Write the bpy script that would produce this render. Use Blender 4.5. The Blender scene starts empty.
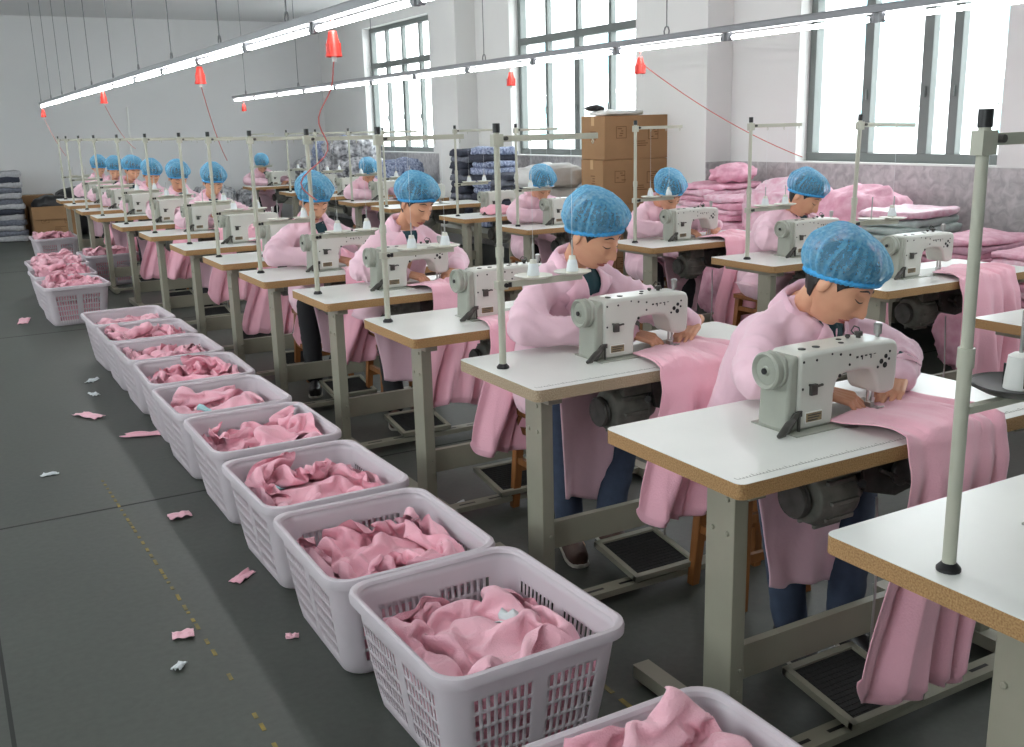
import bpy, bmesh, math, random
import numpy as np
from mathutils import Vector, Matrix, noise

PI = math.pi
COL = bpy.context.scene.collection
SC = bpy.context.scene
rnd = random.Random(7)


# ------------------------------------------------------------------ materials
def new_mat(name):
    m = bpy.data.materials.new(name)
    m.use_nodes = True
    nt = m.node_tree
    return m, nt, nt.nodes['Principled BSDF']


def srgb(r, g, b):
    f = lambda c: (c / 255 / 12.92) if c / 255 <= .04045 else ((c / 255 + .055) / 1.055) ** 2.4
    return (f(r), f(g), f(b), 1)


def mat(name, col, rough=.5, metal=0, var=0, vscale=8, bump=0, bscale=40, spec=.5, sheen=0, col2=None, detail=4, stretch=None):
    """plain procedural material: colour with noise variation and a noise bump"""
    m, nt, b = new_mat(name)
    c = srgb(*col)
    b.inputs['Base Color'].default_value = c
    b.inputs['Roughness'].default_value = rough
    b.inputs['Metallic'].default_value = metal
    b.inputs['Specular IOR Level'].default_value = spec
    if sheen:
        b.inputs['Sheen Weight'].default_value = sheen
    tc = nt.nodes.new('ShaderNodeTexCoord')
    src = tc.outputs['Object']
    if stretch:
        mp = nt.nodes.new('ShaderNodeMapping')
        mp.inputs['Scale'].default_value = stretch
        nt.links.new(src, mp.inputs[0])
        src = mp.outputs[0]
    if var:
        n = nt.nodes.new('ShaderNodeTexNoise')
        n.inputs['Scale'].default_value = vscale
        n.inputs['Detail'].default_value = detail
        nt.links.new(src, n.inputs['Vector'])
        r = nt.nodes.new('ShaderNodeValToRGB')
        r.color_ramp.elements[0].position = .3
        r.color_ramp.elements[1].position = .7
        lo = srgb(*col2) if col2 else tuple(x * (1 - var) for x in c[:3]) + (1,)
        r.color_ramp.elements[0].color = lo
        r.color_ramp.elements[1].color = c
        nt.links.new(n.outputs['Fac'], r.inputs[0])
        nt.links.new(r.outputs[0], b.inputs['Base Color'])
    if bump:
        n2 = nt.nodes.new('ShaderNodeTexNoise')
        n2.inputs['Scale'].default_value = bscale
        n2.inputs['Detail'].default_value = 3
        nt.links.new(src, n2.inputs['Vector'])
        bp = nt.nodes.new('ShaderNodeBump')
        bp.inputs['Strength'].default_value = bump
        bp.inputs['Distance'].default_value = .01
        nt.links.new(n2.outputs['Fac'], bp.inputs['Height'])
        nt.links.new(bp.outputs[0], b.inputs['Normal'])
    return m


def emit_mat(name, col, strength):
    m, nt, b = new_mat(name)
    b.inputs['Base Color'].default_value = (.8, .8, .8, 1)
    b.inputs['Emission Color'].default_value = col
    b.inputs['Emission Strength'].default_value = strength
    return m


M = {}
M['laminate'] = mat('white_laminate', (226, 228, 223), .28, var=.05, vscale=5, spec=.5)
M['wood_edge'] = mat('particle_board_edge', (190, 152, 104), .7, var=.45, vscale=260, col2=(140, 104, 64), detail=6)
M['wood_edge_pale'] = mat('pale_particle_board_edge', (196, 178, 152), .7, var=.45, vscale=260, col2=(140, 120, 92), detail=6)
M['frame_paint'] = mat('grey_green_frame_paint', (152, 150, 134), .42, var=.12, vscale=6, bump=.05, bscale=30)
M['machine_paint'] = mat('sewing_machine_enamel', (205, 206, 198), .3, var=.07, vscale=9)
M['machine_paint_dark'] = mat('sewing_machine_grey_enamel', (160, 163, 152), .38, var=.12, vscale=12)
M['black_plastic'] = mat('black_plastic', (22, 22, 24), .4)
M['dark_metal'] = mat('oily_dark_metal', (84, 82, 78), .5, metal=.3, var=.5, vscale=25)
M['cast_grey'] = mat('grimy_cast_grey', (128, 128, 120), .6, var=.55, vscale=18, bump=.2, bscale=30)
M['steel'] = mat('bright_steel', (190, 190, 188), .28, metal=.9)
M['rubber'] = mat('black_rubber_mat', (38, 38, 38), .75, var=.3, vscale=60, bump=.3, bscale=150)
M['brass_plate'] = mat('tan_maker_plate', (150, 132, 100), .5, metal=0, var=.3, vscale=60)
M['stool_wood'] = mat('brown_stool_wood', (150, 96, 50), .5, var=.35, vscale=5, stretch=(8, 8, 1))
M['coat'] = mat('pale_pink_coat_cotton', (236, 198, 212), .85, var=.08, vscale=5, bump=.5, bscale=16, sheen=.25)
M['coat_edge'] = mat('pink_collar_cotton', (238, 194, 210), .85, var=.05, vscale=9, bump=.15, bscale=40, sheen=.25)
M['garment'] = mat('pink_terry_fabric', (246, 180, 196), .9, var=.08, vscale=10, bump=.35, bscale=220, sheen=.3)
M['garment_b'] = mat('soft_pink_terry_fabric', (247, 190, 204), .9, var=.08, vscale=10, bump=.35, bscale=220, sheen=.3)
M['drape'] = mat('pink_jersey_fabric', (242, 182, 198), .85, var=.06, vscale=7, bump=.2, bscale=180, sheen=.3)
M['mint'] = mat('mint_care_label', (176, 222, 226), .7)
M['white_cloth'] = mat('white_lining', (222, 228, 230), .8, var=.1, vscale=20)
M['skin'] = mat('skin', (216, 164, 132), .5, var=.1, vscale=14, col2=(205, 148, 118))
M['lips'] = mat('lips', (176, 100, 92), .45)
M['hair'] = mat('black_hair', (30, 26, 25), .45, var=.3, vscale=30, stretch=(6, 6, 1))
M['denim'] = mat('dark_blue_denim', (58, 70, 92), .85, var=.25, vscale=30)
M['black_cloth'] = mat('black_trouser_cloth', (28, 28, 32), .8, var=.2, vscale=15)
M['teal_shirt'] = mat('dark_teal_shirt', (28, 62, 70), .8)
M['shoe'] = mat('black_shoe', (26, 24, 25), .4)
M['shoe_brown'] = mat('brown_shoe', (88, 64, 56), .6)
M['sole'] = mat('white_sole', (190, 186, 176), .6)
M['card'] = mat('brown_cardboard', (158, 122, 86), .85, var=.14, vscale=4)
M['card_dark'] = mat('aged_cardboard', (146, 110, 74), .85, var=.15, vscale=4)
M['card_ink'] = mat('printed_ink', (112, 78, 48), .85)
M['tape'] = mat('packing_tape', (186, 150, 104), .3)
M['red_plastic'] = mat('red_plastic', (228, 62, 52), .4)
M['red_cord'] = mat('red_cord', (206, 110, 106), .6)
M['rail'] = mat('grey_rail_paint', (140, 142, 146), .4)
M['wire'] = mat('grey_wire', (120, 120, 122), .5, metal=.5)
M['white_plastic'] = mat('white_plastic', (226, 226, 222), .4)
M['spool_plastic'] = mat('ivory_spool_plastic', (214, 214, 202), .4)
M['sack'] = mat('white_woven_sack', (206, 206, 204), .7, var=.1, vscale=14, bump=.4, bscale=20)
M['grey_knit'] = mat('grey_knit', (120, 124, 136), .9, var=.4, vscale=30)
M['dark_knit'] = mat('dark_navy_knit', (62, 66, 80), .9, var=.4, vscale=30)
M['blue_stripe'] = mat('blue_white_knit', (180, 190, 214), .9, var=.5, vscale=34, col2=(60, 72, 110))
M['pale_knit'] = mat('pale_grey_knit', (186, 186, 190), .9, var=.3, vscale=30)
M['mixed_bag'] = mat('black_white_fabric_in_clear_bag', (214, 214, 218), .35, var=.8, vscale=16, col2=(50, 52, 60), detail=6)
M['dark_bag'] = mat('black_bag_plastic', (40, 40, 42), .35, bump=.5, bscale=12)
M['pink_pack'] = mat('folded_pink_garment', (234, 188, 204), .7, var=.3, vscale=16, col2=(214, 150, 172), bump=.5, bscale=18)
M['pale_pack'] = mat('pale_pink_packed_garment', (238, 212, 222), .35, var=.3, vscale=18, col2=(218, 160, 182), bump=.3, bscale=22)
M['sage_pack'] = mat('grey_mint_packed_garment', (176, 190, 186), .6, var=.2, vscale=20, bump=.3, bscale=22)
M['mauve_pack'] = mat('mauve_packed_garment', (196, 150, 168), .6, var=.25, vscale=24, bump=.3, bscale=22)
M['alu'] = mat('dark_window_aluminium', (112, 118, 116), .45)
M['plaster'] = mat('white_wall_plaster', (228, 228, 226), .9, var=.03, vscale=1.2)
M['plaster_back'] = mat('pale_grey_wall_plaster', (230, 230, 230), .9, var=.03, vscale=1.0)


def fabric_plastic():
    """basket plastic: white, a little light passes"""
    m, nt, b = new_mat('milky_basket_plastic')
    b.inputs['Base Color'].default_value = srgb(228, 220, 226)
    b.inputs['Roughness'].default_value = .38
    tr = nt.nodes.new('ShaderNodeBsdfTranslucent')
    tr.inputs[0].default_value = srgb(236, 226, 232)
    mx = nt.nodes.new('ShaderNodeMixShader')
    mx.inputs[0].default_value = .28
    nt.links.new(b.outputs[0], mx.inputs[1])
    nt.links.new(tr.outputs[0], mx.inputs[2])
    nt.links.new(mx.outputs[0], nt.nodes['Material Output'].inputs[0])
    return m


M['basket'] = fabric_plastic()


def net_mat():
    m, nt, b = new_mat('blue_nonwoven_hair_net')
    tc = nt.nodes.new('ShaderNodeTexCoord')
    n = nt.nodes.new('ShaderNodeTexNoise')
    n.inputs['Scale'].default_value = 90
    n.inputs['Detail'].default_value = 8
    nt.links.new(tc.outputs['Object'], n.inputs['Vector'])
    r = nt.nodes.new('ShaderNodeValToRGB')
    r.color_ramp.elements[0].position = .35
    r.color_ramp.elements[1].position = .72
    r.color_ramp.elements[0].color = srgb(66, 156, 206)
    r.color_ramp.elements[1].color = srgb(140, 206, 234)
    nt.links.new(n.outputs['Fac'], r.inputs[0])
    nt.links.new(r.outputs[0], b.inputs['Base Color'])
    b.inputs['Roughness'].default_value = .7
    tr = nt.nodes.new('ShaderNodeBsdfTransparent')
    mx = nt.nodes.new('ShaderNodeMixShader')
    lw = nt.nodes.new('ShaderNodeLayerWeight')
    lw.inputs[0].default_value = .45
    mr = nt.nodes.new('ShaderNodeMapRange')
    mr.inputs[3].default_value = .62
    mr.inputs[4].default_value = .06
    nt.links.new(lw.outputs['Facing'], mr.inputs[0])
    nt.links.new(mr.outputs[0], mx.inputs[0])
    nt.links.new(b.outputs[0], mx.inputs[1])
    nt.links.new(tr.outputs[0], mx.inputs[2])
    nt.links.new(mx.outputs[0], nt.nodes['Material Output'].inputs[0])
    return m


M['net'] = net_mat()
M['net_band'] = mat('blue_hair_net_band', (64, 166, 226), .6, var=.2, vscale=90)


def glass_mat():
    m, nt, b = new_mat('window_glass')
    tr = nt.nodes.new('ShaderNodeBsdfTransparent')
    tr.inputs[0].default_value = (.94, .97, .97, 1)
    gl = nt.nodes.new('ShaderNodeBsdfGlossy')
    gl.inputs['Roughness'].default_value = .05
    mx = nt.nodes.new('ShaderNodeMixShader')
    mx.inputs[0].default_value = .05
    nt.links.new(tr.outputs[0], mx.inputs[1])
    nt.links.new(gl.outputs[0], mx.inputs[2])
    nt.links.new(mx.outputs[0], nt.nodes['Material Output'].inputs[0])
    return m


M['glass'] = glass_mat()


# ------------------------------------------------------------------ mesh building
class MB:
    def __init__(s):
        s.v, s.f, s.m = [], [], []

    def add(s, vs, fs, mi=0):
        k = len(s.v)
        s.v.extend([tuple(p) for p in vs])
        s.f.extend([tuple(q + k for q in f) for f in fs])
        s.m.extend([mi] * len(fs))
        return s

    def box(s, x0, y0, z0, x1, y1, z1, mi=0, rot=None, top_mi=None):
        vs = [(x0, y0, z0), (x1, y0, z0), (x1, y1, z0), (x0, y1, z0), (x0, y0, z1), (x1, y0, z1), (x1, y1, z1), (x0, y1, z1)]
        if rot is not None:
            c = Vector(((x0 + x1) / 2, (y0 + y1) / 2, (z0 + z1) / 2))
            vs = [c + rot @ (Vector(p) - c) for p in vs]
        s.add(vs, [(0, 3, 2, 1), (0, 1, 5, 4), (1, 2, 6, 5), (2, 3, 7, 6), (3, 0, 4, 7)], mi)
        s.add(vs, [(4, 5, 6, 7)], mi if top_mi is None else top_mi)
        return s

    def loft(s, rings, mi=0, cap=True, closed=True):
        n = len(rings[0])
        vs = [p for r in rings for p in r]
        fs = []
        for j in range(len(rings) - 1):
            for i in range(n if closed else n - 1):
                a, b = j * n + i, j * n + (i + 1) % n
                fs.append((a, b, b + n, a + n))
        if cap and closed:
            fs.append(tuple(range(n))[::-1])
            fs.append(tuple((len(rings) - 1) * n + i for i in range(n)))
        return s.add(vs, fs, mi)

    def cyl(s, p, q, r1, r2=None, n=12, mi=0, cap=True):
        p, q = Vector(p), Vector(q)
        r2 = r1 if r2 is None else r2
        d = (q - p).normalized()
        a = d.orthogonal().normalized()
        b = d.cross(a)
        ring = lambda c, r: [c + a * (math.cos(2 * PI * i / n) * r) + b * (math.sin(2 * PI * i / n) * r) for i in range(n)]
        return s.loft([ring(p, r1), ring(q, r2)], mi, cap)

    def lathe(s, prof, o=(0, 0, 0), axis=(0, 0, 1), n=20, mi=0, cap=True):
        o, d = Vector(o), Vector(axis).normalized()
        a = d.orthogonal().normalized()
        b = d.cross(a)
        rings = [[o + d * h + a * (math.cos(2 * PI * i / n) * r) + b * (math.sin(2 * PI * i / n) * r) for i in range(n)] for r, h in prof]
        return s.loft(rings, mi, cap)

    def tube(s, pts, r, n=8, mi=0):
        pts = [Vector(p) for p in pts]
        rs = r if isinstance(r, (list, tuple)) else [r] * len(pts)
        t0 = (pts[1] - pts[0]).normalized()
        a = t0.orthogonal().normalized()
        rings = []
        for k, p in enumerate(pts):
            t = (pts[min(k + 1, len(pts) - 1)] - pts[max(k - 1, 0)]).normalized()
            a = (a - t * a.dot(t)).normalized()
            b = t.cross(a)
            rings.append([p + a * (math.cos(2 * PI * i / n) * rs[k]) + b * (math.sin(2 * PI * i / n) * rs[k]) for i in range(n)])
        return s.loft(rings, mi)

    def sphere(s, c, r, nu=16, nv=10, mi=0):
        rx, ry, rz = (r, r, r) if not isinstance(r, (tuple, list)) else r
        vs = [(c[0], c[1], c[2] + rz)]
        for j in range(1, nv):
            t = PI * j / nv
            for i in range(nu):
                p = 2 * PI * i / nu
                vs.append((c[0] + rx * math.sin(t) * math.cos(p), c[1] + ry * math.sin(t) * math.sin(p), c[2] + rz * math.cos(t)))
        vs.append((c[0], c[1], c[2] - rz))
        fs = [(0, 1 + i, 1 + (i + 1) % nu) for i in range(nu)]
        for j in range(nv - 2):
            for i in range(nu):
                a, b = 1 + j * nu + i, 1 + j * nu + (i + 1) % nu
                fs.append((a, a + nu, b + nu, b))
        k = 1 + (nv - 2) * nu
        fs += [(len(vs) - 1, k + (i + 1) % nu, k + i) for i in range(nu)]
        return s.add(vs, fs, mi)

    def capsule(s, p, q, r1, r2, n=14, mi=0):
        """a cone with round ends (closed, for the voxel unions)"""
        p, q = Vector(p), Vector(q)
        d = q - p
        if d.length < 1e-5:
            return s.sphere(p, max(r1, r2), n, 8, mi)
        d.normalize()
        prof = [(r1 * math.cos(t), -r1 * math.sin(t)) for t in (1.5, 1.1, .75, .4)] + [(r1, 0)]
        L = (q - p).length
        prof += [(r2, L)] + [(r2 * math.cos(t), L + r2 * math.sin(t)) for t in (.4, .75, 1.1, 1.5)]
        return s.lathe(prof, p, d, n, mi)

    def prism(s, poly, lo, hi, plane='xz', mi=0):
        """polygon (list of 2-D points, counter-clockwise) pushed from lo to hi along the third axis"""
        if plane == 'xz':
            P = lambda a, b, c: (a, c, b)
        elif plane == 'xy':
            P = lambda a, b, c: (a, b, c)
        else:
            P = lambda a, b, c: (c, a, b)
        n = len(poly)
        vs = [P(a, b, lo) for a, b in poly] + [P(a, b, hi) for a, b in poly]
        fs = [(i, (i + 1) % n, (i + 1) % n + n, i + n) for i in range(n)] + [tuple(range(n))[::-1], tuple(range(n, 2 * n))]
        return s.add(vs, fs, mi)

    def xform(s, mtx, start=0):
        for i in range(start, len(s.v)):
            s.v[i] = tuple(mtx @ Vector(s.v[i]))
        return s

    def mesh(s, name, mats, smooth=True, sharp=38):
        me = bpy.data.meshes.new(name)
        me.from_pydata(s.v, [], s.f)
        for m in (mats if isinstance(mats, (list, tuple)) else [mats]):
            me.materials.append(m)
        if any(s.m):
            me.polygons.foreach_set('material_index', s.m)
        bm = bmesh.new()
        bm.from_mesh(me)
        bmesh.ops.recalc_face_normals(bm, faces=bm.faces)
        bm.to_mesh(me)
        bm.free()
        if smooth:
            me.polygons.foreach_set('use_smooth', [True] * len(me.polygons))
            me.set_sharp_from_angle(angle=math.radians(sharp))
        me.update()
        return me

    def build(s, name, mats, parent=None, smooth=True, bevel=0, sharp=38, loc=None, segs=2):
        o = bpy.data.objects.new(name, s.mesh(name, mats, smooth, sharp))
        COL.objects.link(o)
        if parent is not None:
            o.parent = parent
        if loc is not None:
            o.location = loc
        if bevel:
            b = o.modifiers.new('bevel', 'BEVEL')
            b.width = bevel
            b.segments = segs
            b.limit_method = 'ANGLE'
            b.angle_limit = math.radians(40)
            b.harden_normals = False
        return o


def tag(o, label=None, cat=None, group=None, kind=None):
    if label:
        o['label'] = label
    if cat:
        o['category'] = cat
    if group:
        o['group'] = group
    if kind:
        o['kind'] = kind
    return o


def thing(name, label, cat, loc=(0, 0, 0), rz=0, group=None):
    o = bpy.data.objects.new(name, None)
    COL.objects.link(o)
    o.location = loc
    o.rotation_euler = (0, 0, rz)
    o.empty_display_size = .1
    return tag(o, label, cat, group)


KIDS = {}


def kids(o):
    return [c for c in o.children]


def dup(root, loc, label, rz=None, group=None):
    """a copy of a thing with copies of its parts and sub-parts"""
    r = root.copy()
    COL.objects.link(r)
    r.location = loc
    if rz is not None:
        r.rotation_euler = (0, 0, rz)
    r['label'] = label
    if group:
        r['group'] = group
    for ch in kids(root):
        c = ch.copy()
        COL.objects.link(c)
        c.parent = r
        for g in kids(ch):
            d = g.copy()
            COL.objects.link(d)
            d.parent = c
    return r


def struct(name, mb, mats, bevel=0, smooth=False):
    return tag(mb.build(name, mats, None, smooth, bevel), kind='structure')


def union(mb, voxel, smooth_iter=6, fac=.5):
    """voxel union of overlapping closed shapes into one continuous skin; returns (verts, faces)"""
    me = bpy.data.meshes.new('tmp')
    me.from_pydata(mb.v, [], mb.f)
    bm = bmesh.new(); bm.from_mesh(me)
    bmesh.ops.recalc_face_normals(bm, faces=bm.faces)
    bm.to_mesh(me); bm.free()
    o = bpy.data.objects.new('tmp', me)
    COL.objects.link(o)
    r = o.modifiers.new('r', 'REMESH')
    r.mode = 'VOXEL'
    r.voxel_size = voxel
    if smooth_iter:
        sm = o.modifiers.new('s', 'SMOOTH')
        sm.factor = fac
        sm.iterations = smooth_iter
    dg = bpy.context.evaluated_depsgraph_get()
    dg.update()
    ev = o.evaluated_get(dg)
    m2 = ev.data
    vs = [tuple(v.co) for v in m2.vertices]
    ns = [tuple(v.normal) for v in m2.vertices]
    fs = [tuple(p.vertices) for p in m2.polygons]
    bpy.data.objects.remove(o)
    bpy.data.meshes.remove(me)
    return vs, fs, ns


def smoothstep(a, b, x):
    t = max(0, min(1, (x - a) / (b - a)))
    return t * t * (3 - 2 * t)


def lerp(a, b, t):
    return a + (b - a) * t
# ------------------------------------------------------------------ crumpled cloth: sheets let fall into a basket-shaped hopper (Blender's cloth solver)
HN = 42
HSHEETS = 2
HEAPS = {}


def settle_heap(seed, frames=72):
    r = random.Random(seed)
    temp = []

    def link(name, vs, fs):
        me = bpy.data.meshes.new(name)
        me.from_pydata(vs, [], fs)
        o = bpy.data.objects.new(name, me)
        COL.objects.link(o)
        temp.append(o)
        return o
    ring = lambda h, z: [(-h, -h, z), (h, -h, z), (h, h, z), (-h, h, z)]
    vs = ring(.25, .16) + ring(.25, .34) + ring(.52, .74) + ring(.62, .74) + ring(.62, .1)
    fs = [(3, 2, 1, 0)] + [(k * 4 + i, k * 4 + (i + 1) % 4, k * 4 + 4 + (i + 1) % 4, k * 4 + 4 + i) for k in range(4) for i in range(4)] + [(16, 17, 18, 19)]
    hop = link('hopper', vs, fs)
    bm = bmesh.new()
    bm.from_mesh(hop.data)
    bmesh.ops.recalc_face_normals(bm, faces=bm.faces)
    bmesh.ops.subdivide_edges(bm, edges=bm.edges, cuts=3, use_grid_fill=True)
    bm.to_mesh(hop.data)
    bm.free()
    mound = MB()
    mound.sphere((r.uniform(-.04, .04), r.uniform(-.04, .04), .165), (.20, .18, .085), 24, 16)
    dome = link('mound', mound.v, mound.f)
    dome.modifiers.new('hit', 'COLLISION')
    dome.collision.thickness_outer = .01
    dome.collision.cloth_friction = 2
    hop.modifiers.new('hit', 'COLLISION')
    hop.collision.thickness_outer = .01
    hop.collision.cloth_friction = 1
    av, af = [], []
    for s in range(HSHEETS):
        sx, sy = r.uniform(.85, .98), r.uniform(.72, .85)
        rot = Matrix.Rotation(r.uniform(0, 6.28), 3, 'Z')
        sh = Vector((r.uniform(-.07, .07), r.uniform(-.07, .07), 0))
        off = Vector((r.uniform(1, 99), r.uniform(1, 99), s * 7.))
        k = len(av)
        for j in range(HN):
            for i in range(HN):
                u, v = i / (HN - 1) - .5, j / (HN - 1) - .5
                p = rot @ Vector((u * sx, v * sy, 0)) + sh
                lim = .50
                av.append((max(-lim, min(lim, p.x)), max(-lim, min(lim, p.y)), .80 + s * .11 + .12 * noise.noise(Vector((u * 4, v * 4, 0)) + off)))
        for j in range(HN - 1):
            for i in range(HN - 1):
                a = k + j * HN + i
                af.append((a, a + 1, a + HN + 1, a + HN))
    cl = link('falling_cloth', av, af)
    m = cl.modifiers.new('cloth', 'CLOTH')
    st = m.settings
    st.quality = 6
    st.mass = .2
    st.tension_stiffness = st.compression_stiffness = 15
    st.shear_stiffness = 5
    st.bending_stiffness = .35
    st.air_damping = 1
    cs = m.collision_settings
    cs.distance_min = .006
    cs.use_self_collision = True
    cs.self_distance_min = .005
    cs.collision_quality = 3
    cs.self_friction = 4
    m.point_cache.frame_start = 1
    m.point_cache.frame_end = 120
    for f in range(1, frames):
        SC.frame_set(f)
    dg = bpy.context.evaluated_depsgraph_get()
    out = np.array([tuple(v.co) for v in cl.evaluated_get(dg).data.vertices]).reshape(HSHEETS, HN, HN, 3)
    for o in temp:
        me = o.data
        bpy.data.objects.remove(o)
        bpy.data.meshes.remove(me)
    SC.frame_set(1)
    return out


def heap_sheets(k):
    """the sheets of heap k as an array (sheet, HN, HN, 3) in metres; base at .17"""
    if k not in HEAPS:
        HEAPS[k] = settle_heap((11, 22, 33)[k % 3])
    return HEAPS[k]
# ------------------------------------------------------------------ sewing table (local: near corner at the origin, x along the table, y away)
TW, TD, TH, TT = 1.2, .55, .78, .04


def make_table(name_edge='wood_edge', ruler=False):
    t = thing('sewing_table', 'x', 'table')
    c = .022
    poly = []
    for cx, cy, a0 in ((TW - c, c, -90), (TW - c, TD - c, 0), (c, TD - c, 90), (c, c, 180)):
        for k in range(5):
            a = math.radians(a0 + 22.5 * k)
            poly.append((cx + c * math.cos(a), cy + c * math.sin(a)))
    mb = MB()
    n = len(poly)
    lo = [(x, y, TH - TT) for x, y in poly]
    hi = [(x, y, TH - .0015) for x, y in poly]
    mb.loft([lo, hi], 1, cap=False)
    mb.add(lo, [tuple(range(n))[::-1]], 1)
    cx, cy = TW / 2, TD / 2
    top = [(cx + (x - cx) * .9985, cy + (y - cy) * .9975, TH) for x, y in poly]
    mb.loft([hi, top], 0, cap=False)
    mb.add(top, [tuple(range(n))], 0)
    mb.build('tabletop', [M['laminate'], M[name_edge]], t)
    if ruler:
        mb = MB()
        for k in range(110):
            x = .02 + k * .0105
            l = .012 if k % 5 == 0 else .006
            mb.box(x, .034, TH, x + .0012, .034 + l, TH + .0004)
        mb.box(.02, .032, TH, 1.16, .0328, TH + .0004)
        mb.build('printed_ruler', [M['cast_grey']], t, smooth=False)
    for s, lx in ((0, .075), (1, TW - .125)):
        mb = MB()
        x0, x1 = lx, lx + .045
        mb.box(x0, .10, .055, x1, .205, TH - TT - .03)                       # upright
        mb.box(x0 - .004, .045, TH - TT - .03, x1 + .004, TD - .06, TH - TT)   # bracket under the top
        ox = x0 if s == 0 else x1
        for yy, zz in ((.125, .60), (.18, .60), (.125, .69)):
            mb.cyl((x0 - .004, yy, zz), (x0 + .002, yy, zz), .0075, n=8)
        for yy in (.095,):
            for zz in (.165, .225):
                mb.cyl((x0 + .03, .096, zz), (x0 + .03, .102, zz), .006, n=8)
        mb.build('leg', [M['frame_paint']], t, bevel=.005)
        mb = MB()
        mb.box(x0 - .006, -.09, .012, x1 + .006, TD - .04, .055)
        for yy in (-.06, TD - .07):
            mb.cyl((lx + .0225, yy, 0), (lx + .0225, yy, .014), .018, n=12)
        mb.build('foot', [M['frame_paint']], t, bevel=.006)
    mb = MB()
    mb.box(.12, .165, .145, TW - .125, .19, .245)
    for xx in (.14, TW - .145):
        for zz in (.168, .222):
            mb.cyl((xx, .16, zz), (xx, .166, zz), .008, n=8)
    mb.build('crossbeam', [M['frame_paint']], t, bevel=.004)
    mb = MB()
    mb.box(.12, -.055, .03, TW - .125, .005, .052)
    for k in range(7):
        x = .16 + k * .14
        mb.box(x, -.032, .0515, x + .075, -.020, .0525, 1)
    mb.build('pedal_rail', [M['frame_paint'], M['black_plastic']], t, bevel=.003)
    # treadle: a tilted frame with a ribbed rubber mat
    pd = bpy.data.objects.new('pedal', None)
    mb = MB()
    w, d = .27, .26
    mb.box(-w / 2, 0, -.01, -w / 2 + .02, d, .012)
    mb.box(w / 2 - .02, 0, -.01, w / 2, d, .012)
    mb.box(-w / 2, 0, -.01, w / 2, .02, .012)
    mb.box(-w / 2, d - .02, -.01, w / 2, d, .012)
    mb.box(-w / 2 + .02, .02, -.008, w / 2 - .02, d - .02, -.002)
    pd = mb.build('pedal', [M['frame_paint']], t, bevel=.003)
    pd.location = (.47, -.075, .075)
    pd.rotation_euler = (math.radians(9), 0, 0)
    mb = MB()
    mb.box(-w / 2 + .02, .02, -.002, w / 2 - .02, d - .02, .004)
    for k in range(13):
        y = .032 + k * .0165
        mb.box(-w / 2 + .03, y, .004, w / 2 - .03, y + .007, .0065)
    mb.build('pedal_mat', [M['rubber']], pd, smooth=False)
    mb = MB()
    mb.tube([(.60, .11, .11), (.63, .13, .3), (.66, .17, .56)], .004, 6)
    mb.build('pedal_rod', [M['steel']], t)
    # clutch motor slung under the top
    mb = MB()
    ax = (1, 0, 0)
    mb.lathe([(.03, 0), (.072, .012), (.085, .04), (.085, .13), (.078, .15), (.06, .165), (.045, .2), (.02, .21)], (.40, .21, .60), ax, 22)
    mb.box(.44, .14, .66, .56, .28, .74)
    mb.box(.43, .17, .62, .50, .25, .68)
    for k in range(10):
        a = 2 * PI * k / 10
        mb.box(.43, .21 + math.cos(a) * .088 - .006, .60 + math.sin(a) * .088 - .006, .53, .21 + math.cos(a) * .088 + .006, .60 + math.sin(a) * .088 + .006)
    mo = mb.build('motor', [M['cast_grey']], t, bevel=.004)
    mb = MB()
    mb.lathe([(.0, 0), (.05, 0), (.055, .006), (.05, .012), (.055, .018), (.05, .024), (0, .024)], (.372, .21, .60), ax, 20)
    mb.build('pulley', [M['dark_metal']], mo)
    mb = MB()
    mb.prism([(.58, .60), (.70, .565), (.92, .60), (.95, .735), (.55, .735)], .14, .33, 'xz')
    mb.lathe([(.0, 0), (.035, .004), (.04, .02), (.025, .03)], (.70, .14, .64), (0, -1, 0), 14)
    mb.tube([(.62, .13, .66), (.72, .11, .61), (.80, .11, .62), (.86, .12, .60)], .008, 6)
    mb.build('oil_pan', [M['dark_metal']], t, bevel=.012)
    mb = MB()
    mb.tube([(.60, .19, .66), (.53, .12, .65), (.505, .09, .655)], [.006, .006, .012], 8)
    mb.build('knee_lever', [M['black_plastic']], t)
    return t


# ------------------------------------------------------------------ lockstitch machine (local: needle point on the table top at the origin)
MZ = .92


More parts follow.
